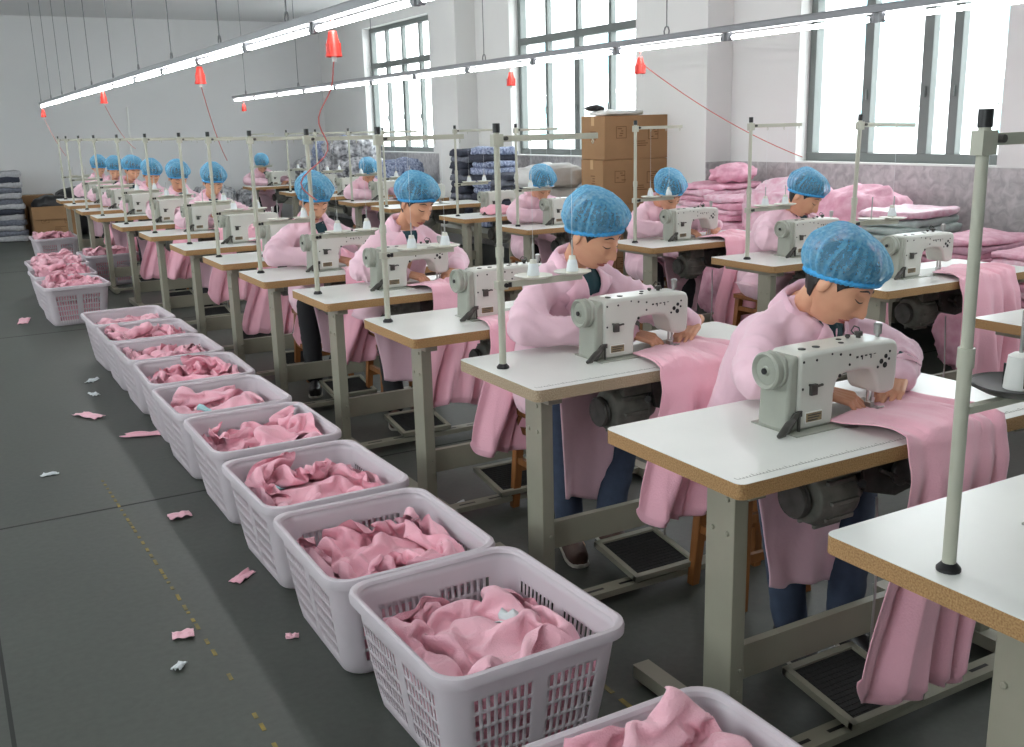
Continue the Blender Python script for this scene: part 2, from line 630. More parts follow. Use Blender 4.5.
def make_machine(detail=True):
    t = thing('sewing_machine', 'x', 'sewing machine')
    mb = MB()
    # bed plate and the raised base under the column
    mb.box(-.40, -.085, -.002, .07, .09, .004)
    mb.build('bed_plate', [M['machine_paint_dark']], t, bevel=.002)
    prof = [(-.365, .004), (-.225, .004), (-.222, .10), (-.212, .135), (-.185, .15), (-.12, .152), (-.078, .146), (-.056, .124), (-.042, .078), (-.034, .066), (-.005, .062),
            (.03, .068), (.036, .12), (.037, .20), (.03, .222), (.012, .229), (-.10, .234), (-.30, .234), (-.35, .232), (-.365, .222)]
    mb = MB()
    mb.prism([(a, b * MZ) for a, b in prof], -.052, .062, 'xz')
    body = mb.build('machine_body', [M['machine_paint']], t, bevel=.011, segs=3)
    mb = MB()
    # darker end casting behind the wheel, stepping out at the foot
    mb.prism([(a, b * MZ) for a, b in [(-.405, .004), (-.364, .004), (-.364, .229), (-.385, .226), (-.398, .205), (-.40, .12)]], -.049, .06, 'xz')
    mb.build('end_casting', [M['machine_paint_dark']], t, bevel=.008)
    mb = MB()
    mb.lathe([(.018, -.02), (.046, -.012), (.051, 0), (.0515, .008), (.048, .011), (.048, .02), (.0515, .023), (.051, .034), (.046, .039), (.042, .036), (.038, .029), (.014, .031), (.011, .036), (0, .036)],
             (-.402, .005, .168), (-1, 0, 0), 32)
    hw = mb.build('handwheel', [M['machine_paint_dark']], t)
    mb = MB()
    mb.lathe([(0, 0), (.0085, 0), (.0085, .006), (0, .006)], (-.437, .005, .168), (-1, 0, 0), 14)
    mb.build('hub_screw', [M['black_plastic']], hw)
    # head face plate (at the far right end), needle bar and foot
    mb = MB()
    mb.box(.035, -.04, .068, .041, .05, .185)
    mb.build('face_plate', [M['steel']], t, bevel=.003)
    mb = MB()
    mb.cyl((0, 0, .03), (0, 0, .07), .0042, n=10)
    mb.cyl((0, 0, .022), (0, 0, .034), .0065, n=10)
    mb.cyl((0, 0, .003), (0, 0, .024), .0012, n=6)
    mb.build('needle_bar', [M['steel']], t)
    mb = MB()
    mb.cyl((-.012, .008, .016), (-.012, .008, .07), .0042, n=10)
    mb.box(-.02, -.012, .008, -.004, .014, .022)
    for sx in (-.013, .003):
        mb.prism([(-.028, .006), (.016, .005), (.016, .009), (-.02, .010), (-.034, .016), (-.036, .013)], sx, sx + .008, 'yz')
    mb.build('presser_foot', [M['steel']], t, bevel=.001)
    mb = MB()
    mb.lathe([(.006, 0), (.006, .012), (.0115, .012), (.0115, .034), (.0125, .034), (.0125, .04), (.0085, .044), (0, .044)], (.006, .0, .226 * MZ), (0, 0, 1), 14)
    mb.build('thread_post', [M['steel']], t)
    for x, y, r, hh in ((-.062, .012, .012, .018), (-.098, .02, .007, .012)):
        mb = MB()
        mb.lathe([(r * .6, 0), (r * .6, hh * .4), (r, hh * .4), (r, hh), (0, hh)], (x, y, .232 * MZ), (0, 0, 1), 12)
        mb.build('tension_dial', [M['dark_metal']], t)
    for x, y, r in ((-.315, -.01, .011), (-.262, -.012, .011), (-.165, -.015, .008), (-.135, .02, .008)):
        mb = MB()
        mb.lathe([(r, 0), (r, .003), (r * .5, .004), (0, .004)], (x, y, .233 * MZ), (0, 0, 1), 12)
        mb.build('oil_cap', [M['dark_metal']], t)
    mb = MB()
    mb.tube([(a, b, c - .018) for a, b, c in [(-.03, .03, .232), (-.04, .03, .255), (-.06, .03, .262), (-.072, .03, .25), (-.06, .03, .24)]], .002, 6)
    mb.build('thread_guide', [M['dark_metal']], t)
    # screws, holes and slots on the face turned to the aisle
    if detail:
        for x, z, r in ((-.35, .208, .0038), (-.30, .208, .0038), (-.35, .128, .0038), (-.316, .126, .0038), (-.276, .132, .0038), (-.206, .148, .0055), (-.206, .212, .0038), (-.168, .176, .0038), (-.168, .206, .0036),
                        (-.24, .218, .003)):
            MB().cyl((x, -.0535, z * MZ), (x, -.0505, z * MZ), r, n=8).build('face_screw', [M['black_plastic']], body)
        for k in range(5):
            x = -.142 + k * .018
            mb = MB()
            mb.box(x, -.0535, .190 + k * .001, x + .008, -.0505, .196)
            if k % 2:
                mb.box(x + .005, -.0535, .184, x + .008, -.0505, .192)
            mb.xform(Matrix.Translation((0, 0, -.014)))
            mb.build('engraved_mark', [M['black_plastic']], body)
        for x, z, r in ((-.036, .168, .0075), (-.018, .182, .0065), (-.02, .155, .0085), (-.004, .172, .004), (-.002, .195, .0035), (-.05, .152, .004)):
            MB().cyl((x, -.0535, z * MZ), (x, -.0505, z * MZ), r, n=10).build('head_opening', [M['black_plastic']], body)
    mb = MB()
    mb.box(-.338, -.0545, .022, -.272, -.051, .052)
    mb.box(-.335, -.0562, .025, -.275, -.0545, .049, 1)
    for k in range(3):
        z = .045 - k * .007
        mb.box(-.33, -.0572, z - .003, -.28 - k * .006, -.056, z, 2)
    mb.build('maker_plate', [M['white_plastic'], M['brass_plate'], M['dark_metal']], body, smooth=False)
    # bracket and lever at the foot of the column
    mb = MB()
    mb.prism([(-.415, .004), (-.40, .004), (-.372, .040), (-.366, .056), (-.38, .058), (-.396, .042)], -.060, -.05, 'xz')
    mb.box(-.374, -.058, .044, -.352, -.05, .060)
    mb.box(-.366, -.060, .004, -.360, -.05, .058)
    mb.tube([(-.385, -.056, .040), (-.41, -.06, .030), (-.435, -.066, .012), (-.455, -.07, .008)], [.008, .010, .011, .006], 8)
    mb.build('tilt_lever', [M['dark_metal']], t, bevel=.002)
    mb = MB()
    mb.tube([(-.33, -.056, .128), (-.30, -.06, .122), (-.285, -.066, .126)], .004, 6)
    mb.box(-.325, -.062, .098, -.30, -.052, .128)
    mb.build('reverse_linkage', [M['dark_metal']], t, bevel=.002)
    mb = MB()
    mb.lathe([(0, 0), (.028, 0), (.028, .0025), (.01, .0035), (0, .0035)], (-.20, -.085, .0), (0, 0, 1), 16)
    mb.build('slide_plate', [M['steel']], t)
    return t


# ------------------------------------------------------------------ thread stand (local: foot of the pole on the table top)
def make_stand():
    t = thing('thread_stand', 'x', 'thread stand')
    mb = MB()
    mb.cyl((0, 0, 0), (0, 0, .40), .0125, n=12)
    mb.cyl((0, 0, .40), (0, 0, .80), .0105, n=12)
    mb.cyl((0, 0, .385), (0, 0, .42), .015, n=12)
    mb.build('pole', [M['frame_paint_light']], t)
    mb = MB()
    mb.cyl((0, 0, .795), (0, 0, .825), .0125, n=12)
    mb.build('pole_cap', [M['black_plastic']], t)
    mb = MB()
    mb.lathe([(.022, 0), (.022, .006), (.015, .014), (.0128, .016)], (0, 0, 0), (0, 0, 1), 14)
    mb.build('base_bush', [M['black_plastic']], t)
    mb = MB()
    mb.box(-.018, -.012, .75, .02, .012, .79)
    mb.box(.015, -.004, .765, .40, .004, .785)
    for x in (.13, .26, .38):
        mb.tube([(x, 0, .768), (x, -.006, .755), (x, 0, .748), (x, .006, .755), (x, 0, .768)], .0015, 5)
    mb.cyl((.028, -.02, .776), (.028, .006, .776), .007, n=8, mi=1)
    mb.build('top_arm', [M['frame_paint_light'], M['dark_metal']], t, bevel=.002)
    mb = MB()
    mb.box(-.018, -.016, .275, .022, .016, .305)
    mb.box(.015, -.006, .279, .33, .006, .301)
    ta = mb.build('tray_arm', [M['frame_paint_light']], t, bevel=.002)
    mb = MB()
    mb.cyl((.012, -.022, .29), (.012, -.014, .29), .008, n=8)
    mb.box(.024, -.014, .282, .036, -.006, .298)
    mb.build('clamp_bolt', [M['black_plastic']], ta)
    for x in (.13, .29):
        mb = MB()
        mb.lathe([(0, .302), (.05, .303), (.066, .310), (.067, .313), (.05, .307), (0, .306)], (x, 0, 0), (0, 0, 1), 22)
        mb.build('spool_plate', [M['spool_plastic']], t)
        mb = MB()
        mb.cyl((x, 0, .306), (x, 0, .42), .003, n=8)
        mb.build('spindle', [M['steel']], t)
    return t


def make_cone():
    t = thing('thread_cone', 'x', 'thread cone')
    mb = MB()
    mb.lathe([(0, 0), (.021, 0), (.021, .004), (.012, .055), (.011, .06), (0, .06)], (0, 0, 0), (0, 0, 1), 16)
    mb.build('cone_core', [M['spool_plastic']], t)
    mb = MB()
    mb.lathe([(.0205, .005), (.0225, .008), (.017, .04), (.0145, .046), (.0135, .047)], (0, 0, 0), (0, 0, 1), 16, cap=False)
    mb.build('wound_thread', [M['white_cloth']], t)
    MB().tube([(0, 0, .06), (0, 0, .25), (0, 0, .442)], .0006, 4).build('thread', [M['white_cloth']], t)
    return t


# ------------------------------------------------------------------ stool
def make_stool():
    t = thing('wooden_stool', 'x', 'stool')
    mb = MB()
    mb.box(-.15, -.13, .42, .15, .13, .45)
    mb.build('seat', [M['stool_wood']], t, bevel=.008)
    for sx in (-1, 1):
        for sy in (-1, 1):
            mb = MB()
            r = lambda x, y, z, h: [(x - h, y - h, z), (x + h, y - h, z), (x + h, y + h, z), (x - h, y + h, z)]
            mb.loft([r(sx * .145, sy * .125, 0, .016), r(sx * .12, sy * .10, .42, .02)])
            mb.build('leg', [M['stool_wood']], t, bevel=.003)
    mb = MB()
    for z, k in ((.16, 1), (.30, .97)):
        for s in (-1, 1):
            mb.box(-.13 * k, s * .115 * k - .009, z, .13 * k, s * .115 * k + .009, z + .032)
            mb.box(s * .132 * k - .009, -.11, z + .04, s * .132 * k + .009, .11, z + .07)
    mb.build('stretcher', [M['stool_wood']], t, bevel=.003)
    return t


# ------------------------------------------------------------------ basket
BW, BD, BH = .52, .60, .345


def rrect(w, d, r, n=6):
    pts = []
    for cx, cy, a0 in ((w / 2 - r, -d / 2 + r, -90), (w / 2 - r, d / 2 - r, 0), (-w / 2 + r, d / 2 - r, 90), (-w / 2 + r, -d / 2 + r, 180)):
        for k in range(n + 1):
            a = math.radians(a0 + 90 * k / n)
            pts.append((cx + r * math.cos(a), cy + r * math.sin(a)))
    return pts


def make_basket():
    t = thing('laundry_basket', 'x', 'basket')
    # wall as a fine grid with the slot cells left out
    zs = [0, .012, .05, .085, .095, .130, .140, .175, .185, .220, .230, .265, .275, .31, .335]
    slot = {(.05, .085), (.095, .130), (.140, .175), (.185, .220), (.230, .265)}
    cols = []
    hw, hd, r = BW / 2, BD / 2, .07

    def side(L, n):
        # alternate narrow ribs and slots along a straight side; returns param fractions and whether the gap after it is a slot
        out = []
        for k in range(n):
            out.append((k / n, True))
            out.append(((k + .55) / n, False))
        return out
    per = []   # (x, y, slot_after)
    sides = [((-hw + r, -hd), (hw - r, -hd), 17), ((hw, -hd + r), (hw, hd - r), 21), ((hw - r, hd), (-hw + r, hd), 17), ((-hw, hd - r), (-hw, -hd + r), 21)]
    cents = [(hw - r, -hd + r, -90), (hw - r, hd - r, 0), (-hw + r, hd - r, 90), (-hw + r, -hd + r, 180)]
    for (a, b, n), (cx, cy, a0) in zip(sides, cents):
        for f, sl in side(1, n):
            mid = abs(f - .5) < .035
            per.append((a[0] + (b[0] - a[0]) * f, a[1] + (b[1] - a[1]) * f, sl and not mid))
        for k in range(8):
            an = math.radians(a0 + 90 * k / 8)
            per.append((cx + r * math.cos(an), cy + r * math.sin(an), False))
    mb = MB()
    n = len(per)
    vs = []
    for z in zs:
        k = .82 + .18 * (z / .335) ** .8 - (.03 if z == 0 else 0)
        vs += [(x * k, y * k, z) for x, y, _ in per]
    fs = []
    for j in range(len(zs) - 1):
        sl = (zs[j], zs[j + 1]) in slot
        for i in range(n):
            if sl and per[i][2]:
                continue
            a, b = j * n + i, j * n + (i + 1) % n
            fs.append((a, b, b + n, a + n))
    fs.append(tuple(range(n))[::-1])
    mb.add(vs, fs)
    w = mb.build('basket_wall', [M['basket']], t)
    so = w.modifiers.new('thick', 'SOLIDIFY')
    so.thickness = .003
    so.offset = 0
    # rolled rim
    mb = MB()
    rings = []
    prof = [(-.004, .335), (.0, .345), (.008, .349), (.016, .346), (.019, .336), (.018, .318), (.014, .316), (.013, .330), (.006, .336)]
    for dx, z in prof:
        rings.append([(x * (1 + dx / hw), y * (1 + dx / hd), z) for x, y in rrect(BW, BD, r, 8)])
    rings.append(rings[0])
    mb.loft(rings, 0, cap=False)
    mb.build('rim', [M['basket']], t)
    return t


# ------------------------------------------------------------------ cloth under the needle, running over the table edge to the floor
def make_drape(seed, xl=.55, xr=.95, bl=.34, br=.76, zb=.13, nx=.75, back=.33, tip=.52, bunch=0.0):
    off = Vector((seed * 3.7, seed * 1.3, 0))
    NS, NT = 96, 70
    mb = MB()
    vs = []
    t_edge = .34
    for j in range(NT):
        t = j / (NT - 1)
        for i in range(NS):
            s = i / (NS - 1)
            w = noise.noise(Vector((s * 2.2, t * 1.6, 0)) + off)
            f1 = math.sin(2 * PI * (1.7 * s + .42 * w + seed * .37) + 1.0 * t)
            f2 = math.sin(2 * PI * (4.3 * s ** 1.3 + .6 * w) + 2.1 * t + seed) * (.35 + .65 * s)
            f3 = noise.noise(Vector((s * 14, t * 2.2, 3)) + off)
            if t < t_edge:
                q = t / t_edge
                yb = back - .10 * (1 - s) * (1 - s) * 1.0 + .02 * w
                xa = lerp(tip, xr + .02, s ** .85)
                xb = lerp(xl, xr, s)
                e = q ** 1.15
                x = lerp(xa, xb, e) + .008 * f3 * q
                y = lerp(yb, -.004, q)
                amp = .005 + .022 * smoothstep(.05, .8, q)
                z = TH + .006 + amp * (.5 + .5 * f1) * .8 + amp * .5 * (.5 + .5 * f2) + amp * .35 * abs(f3) + bunch * max(0, 1 - ((q - .25) / .3) ** 2) * (.6 + .6 * f3) * smoothstep(.1, .5, s)
                d2 = (x - nx) ** 2 + (y - .27) ** 2
                if d2 < .0064:
                    z = lerp(TH + .005, z, smoothstep(.03, .08, math.sqrt(d2)))
                # roll over the edge
                k = smoothstep(.86, 1, q)
                z -= k * .010
                vs.append((x, y - k * .012, z))
            else:
                q = (t - t_edge) / (1 - t_edge)
                x = lerp(lerp(xl, xr, s), lerp(bl, br, s), smoothstep(0, 1, q) * .6 + .4 * q) + .012 * f2 * q
                a = (.006 + .046 * smoothstep(0, .5, q)) * (.35 + .65 * smoothstep(0, .15, s) * smoothstep(1, .88, s))
                y = -.016 - .02 * smoothstep(0, .15, q) - .05 * q - a * (.55 + .55 * f1) - a * .5 * f2 + .012 * f3 * q
                z = lerp(TH - .004, zb + .07 * max(0, 1 - s / .14) ** 2 + .05 * noise.noise(Vector((s * 3, 5, 1)) + off) + .02 * f1, q)
                if q > .965:
                    y += .012
                vs.append((x, y, z))
    fs = [(j * NS + i, j * NS + i + 1, (j + 1) * NS + i + 1, (j + 1) * NS + i) for j in range(NT - 1) for i in range(NS - 1)]
    mb.add(vs, fs)
    o = mb.build('draped_fabric', [M['drape']], None, sharp=180)
    so = o.modifiers.new('thick', 'SOLIDIFY')
    so.thickness = .003
    so.offset = 1
    return o


M['frame_paint_light'] = mat('pale_stand_paint', (188, 188, 172), .42, var=.1, vscale=9)
# ------------------------------------------------------------------ people (local frame of the worker's table)
from mathutils.bvhtree import BVHTree


def gs(x, m, s):
    return math.exp(-((x - m) / s) ** 2)


def face_point(az, el, seed=0, wide=1.0):
    """a point of the head's skin; az = 0 at the nose, el = +-pi/2 at crown and chin; face towards -Y"""
    dx, dy, dz = math.sin(az) * math.cos(el), -math.cos(az) * math.cos(el), math.sin(el)
    x, y, z = .073 * dx * wide, .094 * dy, .117 * dz
    if z < .01:
        k = smoothstep(.01, -.117, z)
        x *= 1 - .34 * k
        if y > 0:
            y *= 1 - .45 * k
        else:
            y *= 1 + .10 * k
    if y < 0:
        y = -(.094 * (abs(y) / .094) ** .86)
        f = smoothstep(.0, -.05, y)
        d = 0
        nz = smoothstep(.036, -.030, z) * (1 - smoothstep(-.036, -.052, z))
        d += (.006 * smoothstep(.04, .01, z) + .021 * nz * nz) * gs(x, 0, .0105) * (1 if z > -.055 else 0)
        d += .009 * gs(abs(x), .0145, .0075) * gs(z, -.039, .009)
        d -= .0095 * gs(abs(x), .031, .016) * gs(z, .014, .0105)
        d += .0062 * gs(abs(x), .032, .0125) * gs(z, .007, .0075)
        d += .004 * gs(z, .033, .009) * gs(abs(x), .028, .024)
        d += .006 * gs(abs(x), .042, .018) * gs(z, -.022, .02)
        lw = .5 + .5 * gs(x, 0, .012)
        d += .0075 * lw * gs(x, 0, .021) * gs(z, -.0655, .0052)
        d += .0075 * lw * gs(x, 0, .018) * gs(z, -.0785, .0058)
        d -= .005 * gs(x, 0, .022) * gs(z, -.0718, .0022)
        d -= .004 * gs(x, 0, .02) * gs(z, -.090, .006)
        d += .007 * gs(x, 0, .018) * gs(z, -.108, .012)
        y -= d * f
    return (x, y, z)


def head_mesh(mtx, wide=1.0):
    nu, nv = 100, 84
    vs, fs, mi = [], [], []
    azs = []
    for i in range(nu):
        u = -1 + 2 * i / nu
        azs.append(PI * (u - .22 * math.sin(PI * u) / 1.0))
    els = [PI / 2 - PI * (j / nv) for j in range(1, nv)]
    vs.append(face_point(0, PI / 2))
    for el in els:
        for az in azs:
            vs.append(face_point(az, el, 0, wide))
    vs.append(face_point(0, -PI / 2))
    f = [(0, 1 + i, 1 + (i + 1) % nu) for i in range(nu)]
    for j in range(nv - 2):
        for i in range(nu):
            a, b = 1 + j * nu + i, 1 + j * nu + (i + 1) % nu
            f.append((a, a + nu, b + nu, b))
    k = 1 + (nv - 2) * nu
    f += [(len(vs) - 1, k + (i + 1) % nu, k + i) for i in range(nu)]
    for q in f:
        c = [sum(vs[t][a] for t in q) / len(q) for a in range(3)]
        hw = .0235 * (1 - ((c[2] + .072) / .012) ** 2)
        lip = c[1] < -.05 and abs(c[2] + .072) < .0115 and abs(c[0]) < hw
        mi.append(1 if lip else 0)
    mb = MB()
    mb.v = list(vs)
    mb.f = f
    mb.m = mi
    for s in (-1, 1):
        k = len(mb.v)
        mb.sphere((0, 0, 0), (.008, .019, .031), 16, 12)
        mb.sphere((s * .004, -.004, -.002), (.004, .010, .018), 12, 8)
        mb.xform(Matrix.Translation((s * .0735 * wide, .012, -.004)) @ Matrix.Rotation(s * .28, 4, 'Z') @ Matrix.Rotation(.12, 4, 'X'), k)
    mb.xform(mtx)
    return mb


def hand_mesh(side, wrist, direction, roll=0, curl=.42, scale=.92):
    """side +1: right hand (thumb towards +X when the fingers point to -Y, palm down)"""
    mb = MB()
    kn = [(.029, -.082), (.010, -.088), (-.010, -.085), (-.028, -.076)]
    ln = [(.036, .024, .019), (.040, .027, .020), (.037, .025, .019), (.028, .019, .017)]
    for (x, y), r in zip(kn, (.0125, .0125, .012, .011)):
        mb.capsule((x * .62, -.008, 0), (x, y, .003), .0145, r, 12)
    for i, ((x, y), L) in enumerate(zip(kn, ln)):
        p = Vector((x, y, .003))
        a = .12 + .05 * i
        sp = x * 1.6
        r = .0088 - .0006 * (i == 3)
        for s_, l in enumerate(L):
            a += curl * (.7 + .25 * s_ + .07 * i)
            d = Vector((sp, -math.cos(a), -math.sin(a))).normalized()
            q = p + d * l
            mb.capsule(p, q, r, r * .88, 10)
            p, r = q, r * .88
    tp = [(.014, -.018, -.004), (.038, -.046, -.012), (.048, -.074, -.022), (.046, -.098, -.032)]
    for k in range(3):
        mb.capsule(tp[k], tp[k + 1], (.014, .0105, .0092)[k], (.0105, .0092, .0078)[k], 10)
    mb.capsule((0, .05, 0), (0, -.005, 0), .0215, .022, 14)
    vs, fs, _ = union(mb, .0032, 4, .45)
    d = Vector(direction).normalized()
    up = Vector((0, 0, 1))
    up = (up - d * up.dot(d)).normalized()
    xx = (-d).cross(up)
    m = Matrix((xx, -d, up)).transposed().to_4x4()
    m = Matrix.Translation(wrist) @ m @ Matrix.Rotation(roll, 4, 'Y') @ Matrix.Diagonal((scale * side, scale, scale, 1))
    out = MB()
    out.add([m @ Vector(p) for p in vs], fs)
    return out


def make_worker(head, neck, pitch, yaw=0, roll=0, nx=.75, trousers='denim', shoe='shoe', shirt='teal_shirt', hands='sew', seed=1, wide=1.0, elbows=None, hipx=None, tails=None, zb=.235):
    t = thing('person', 'x', 'person')
    H, N = Vector(head), Vector(neck)
    off = Vector((seed * 5.1, seed * 2.3, seed * .7))
    hx = hipx if hipx is not None else lerp(.78, N.x, .6)
    P0 = Vector((hx, .80, .56))
    W = P0.lerp(N, .33) + Vector((0, .045, 0))
    Ch = P0.lerp(N, .72) + Vector((0, .035, 0))
    RS, LS = N + Vector((-.135, .03, -.085)), N + Vector((.135, .03, -.085))
    if elbows:
        RE, LE = Vector(elbows[0]), Vector(elbows[1])
    else:
        RE, LE = Vector((N.x - .30, .50, .855)), Vector((N.x + .28, .47, .86))
    RW, LW = Vector((nx - .115, .345, .832)), Vector((nx + .155, .315, .838))
    RK, LK = Vector((hx - .17, .51, .54)), Vector((hx + .14, .47, .545))
    RA, LA = Vector((hx - .19, .41, .10)), Vector((hx - .10, .28, .16))
    RH, LH = P0 + Vector((-.095, -.02, -.02)), P0 + Vector((.095, -.02, -.02))
    hm = Matrix.Translation(H) @ Matrix.Rotation(yaw, 4, 'Z') @ Matrix.Rotation(roll, 4, 'Y') @ Matrix.Rotation(pitch, 4, 'X') @ Matrix.Scale(1.06, 4)
    f = (hm.to_3x3() @ Vector((0, -1, 0)))
    nb = hm @ Vector((0, .03, -.065))
    # ---- the body: one skin from head to feet
    b = MB()
    b.capsule(N + Vector((0, .02, -.02)), nb, .05, .047, 18)
    b.capsule(N + Vector((0, .03, -.07)), N + Vector((0, .02, 0)), .045, .048, 16)
    b.capsule(P0, W, .11, .10)
    b.capsule(W, Ch, .10, .11)
    b.capsule(Ch, N + Vector((0, .02, -.06)), .11, .07)
    for S, E, Wr in ((RS, RE, RW), (LS, LE, LW)):
        b.capsule(Ch, S, .07, .05)
        b.capsule(S, E, .045, .036)
        b.capsule(E, Wr, .036, .025)
    for h_, k_, a_ in ((RH, RK, RA), (LH, LK, LA)):
        b.capsule(P0, h_, .1, .08)
        b.capsule(h_, k_, .075, .052)
        b.capsule(k_, a_, .05, .034)
        b.capsule(a_ + Vector((0, .01, -.04)), a_ + Vector((.0, -.08, -.055)), .022, .018)
    vs, fs, _ = union(b, .010, 5)
    body = MB()
    body.add(vs, fs)
    hd = head_mesh(hm, wide)
    k = len(body.v)
    body.v += hd.v
    body.f += [tuple(q + k for q in ff) for ff in hd.f]
    body.m += hd.m
    rd = (Vector((nx - .035, .262, .800)) - RW)
    ld = (Vector((nx + .045, .262, .800)) - LW)
    for sd, wr, dr, rl in ((1, RW, rd, -.25), (-1, LW, ld, .25)):
        hb = hand_mesh(sd, wr, dr, rl)
        body.add(hb.v, hb.f)
    body.build('body', [M['skin'], M['lips']], t, sharp=180)
    # ---- coat
    c = MB()
    c.capsule(P0, P0 + Vector((0, -.06, 0)), .145, .13, 20)
    for sx in (-.075, .075):
        c.capsule(P0 + Vector((sx, 0, 0)), W + Vector((sx * .9, 0, 0)), .125, .108, 20)
        c.capsule(W + Vector((sx * .9, 0, 0)), Ch + Vector((sx * 1.1, 0, 0)), .108, .108, 20)
        c.capsule(Ch + Vector((sx * 1.1, 0, 0)), N + Vector((sx * .7, .03, -.07)), .108, .062, 20)
    c.capsule(RS, LS, .066, .066, 18)
    c.capsule(N + Vector((-.03, .03, -.02)), RS, .056, .066, 18)
    c.capsule(N + Vector((.03, .03, -.02)), LS, .056, .066, 18)
    c.capsule(N + Vector((-.05, .03, -.025)), N + Vector((.05, .03, -.025)), .054, .054)
    c.capsule(N + Vector((-.05, -.012, -.085)), N + Vector((.05, -.012, -.085)), .072, .072)
    for S, E, Wr in ((RS, RE, RW), (LS, LE, LW)):
        mid = S.lerp(E, .5) + Vector((0, .012, .0))
        c.capsule(S, mid, .068, .068, 18)
        c.capsule(mid, E, .068, .060, 18)
        e2 = E.lerp(Wr, .45)
        c.capsule(E, e2, .061, .056, 18)
        c.capsule(e2, Wr + (E - Wr).normalized() * .015, .056, .042, 18)
        # cuff folds
        for q in (.55, .68, .8):
            pq = E.lerp(Wr, q)
            dv = (Wr - E).normalized() * .006
            rr = lerp(.063, .052, (q - .5) / .4)
            c.capsule(pq - dv, pq + dv, rr, rr, 16)
        for q in (.5, .66, .82):
            pq = S.lerp(E, q) + Vector((0, .01, 0))
            dv = ((E - S).normalized() + Vector((.3, 0, .3))).normalized() * .006
            c.capsule(pq - dv, pq + dv, .073, .073, 16)
    for h_, k_ in ((RH, RK), (LH, LK)):
        c.capsule(h_, h_.lerp(k_, .85), .115, .088, 18)
    vs, fs, ns = union(c, .010, 7)
    out = []
    for p, n in zip(vs, ns):
        P = Vector(p) + off
        pv = Vector(p)
        dx = pv.x - N.x
        arm = smoothstep(.15, .22, abs(dx)) * smoothstep(.70, .78, pv.z)
        E_, S_, W_ = (RE, RS, RW) if dx < 0 else (LE, LS, LW)
        low_arm = (pv - W_).length < (pv - S_).length
        ax = ((W_ - E_) if low_arm else (E_ - S_)).normalized()
        ax = (ax + Vector((.25, .1, .35))).normalized()
        warp = noise.noise(P * 4.2) * 1.1 + noise.noise(P * 9.5) * .4
        ph_a = (pv - S_).dot(ax) * 17 + warp * 1.3
        ph_t = (pv.x * 1.0 + pv.z * .22 + pv.y * .5) * 11 + warp * 1.5
        fold = lambda t: (1 - abs(math.sin(PI * t))) ** 1.6
        patch = .35 + .65 * smoothstep(-.25, .35, noise.noise(P * 3.1 + Vector((7, 1, 3))))
        near_e = math.exp(-((pv - E_).length / .13) ** 2)
        f_a = fold(ph_a) * (.0085 + .009 * near_e) * patch
        f_t = fold(ph_t) * .011 * patch
        w = .005 * noise.noise(P * 6) + f_a * arm + f_t * (1 - arm) + .0014 * noise.noise(P * 34) - .004
        out.append(tuple(Vector(p) + Vector(n) * w))
    bvh = BVHTree.FromPolygons([Vector(p) for p in out], fs)
    cb = MB()
    cb.add(out, fs)
    coat = cb.build('coat', [M['coat']], t, sharp=180)
    # ---- collar, lapels and the shirt in the neck opening, laid on the coat
    u = (nb - N).normalized()
    u = (u + Vector((0, 0, .6))).normalized()
    ff = Vector((math.sin(yaw * .4), -1, 0))
    ff = (ff - u * ff.dot(u)).normalized()
    rr = ff.cross(u)
    cl = MB()
    prof = [(.054, -.02), (.057, .044), (.064, .054), (.075, .026), (.091, -.022), (.088, -.030)]
    rings = []
    NA = 28
    C0 = N + Vector((0, .022, -.012))
    for r_, h_ in prof:
        ring = []
        for i in range(NA + 1):
            a = math.radians(38 + (360 - 76) * i / NA)
            dip = .028 * max(0, math.cos(a)) ** 1.5
            k = 1 + .18 * abs(math.sin(a))
            ring.append(C0 + (ff * math.cos(a) + rr * math.sin(a) * k) * (r_ + .004 * math.sin(5 * a + seed)) + u * (h_ - dip))
        rings.append(ring)
    cl.loft(rings, 0, cap=False, closed=False)

    def lay(tri, lift, n=9):
        A, B, Cc = [Vector(p) for p in tri]
        pts, idx = [], {}
        for i in range(n + 1):
            for j in range(n + 1 - i):
                p = A + (B - A) * (i / n) + (Cc - A) * (j / n)
                d = Vector((ff.x, ff.y, .25)).normalized()
                hit, nn, _i, _d = bvh.ray_cast(p + d * .4, -d)
                q = hit if hit is not None else p
                idx[i, j] = len(pts)
                pts.append(q + d * lift)
        fs_ = []
        for i in range(n):
            for j in range(n - i):
                fs_.append((idx[i, j], idx[i + 1, j], idx[i, j + 1]))
                if j < n - i - 1:
                    fs_.append((idx[i + 1, j], idx[i + 1, j + 1], idx[i, j + 1]))
        return pts, fs_
    low = N + ff * .12 - u * .19 - Vector((0, 0, .04))
    for s in (-1, 1):
        a = math.radians(38)
        top = C0 + (ff * math.cos(a) + rr * math.sin(a) * s * 1.15) * .062 + u * .0
        outp = C0 + (ff * .9 + rr * s * 1.35) * .085 - u * .055
        pts, fs_ = lay((top, outp, low), .009)
        cl.add(pts, fs_)
    col = cl.build('collar', [M['coat_edge']], coat, sharp=180)
    so = col.modifiers.new('thick', 'SOLIDIFY')
    so.thickness = .004
    so.offset = 1
    sh = MB()
    pts, fs_ = lay((C0 + rr * .05 + ff * .05 - u * .0, C0 - rr * .05 + ff * .05, low + u * .01), .004)
    sh.add(pts, fs_)
    sh.build('shirt', [M[shirt]], t, sharp=180)
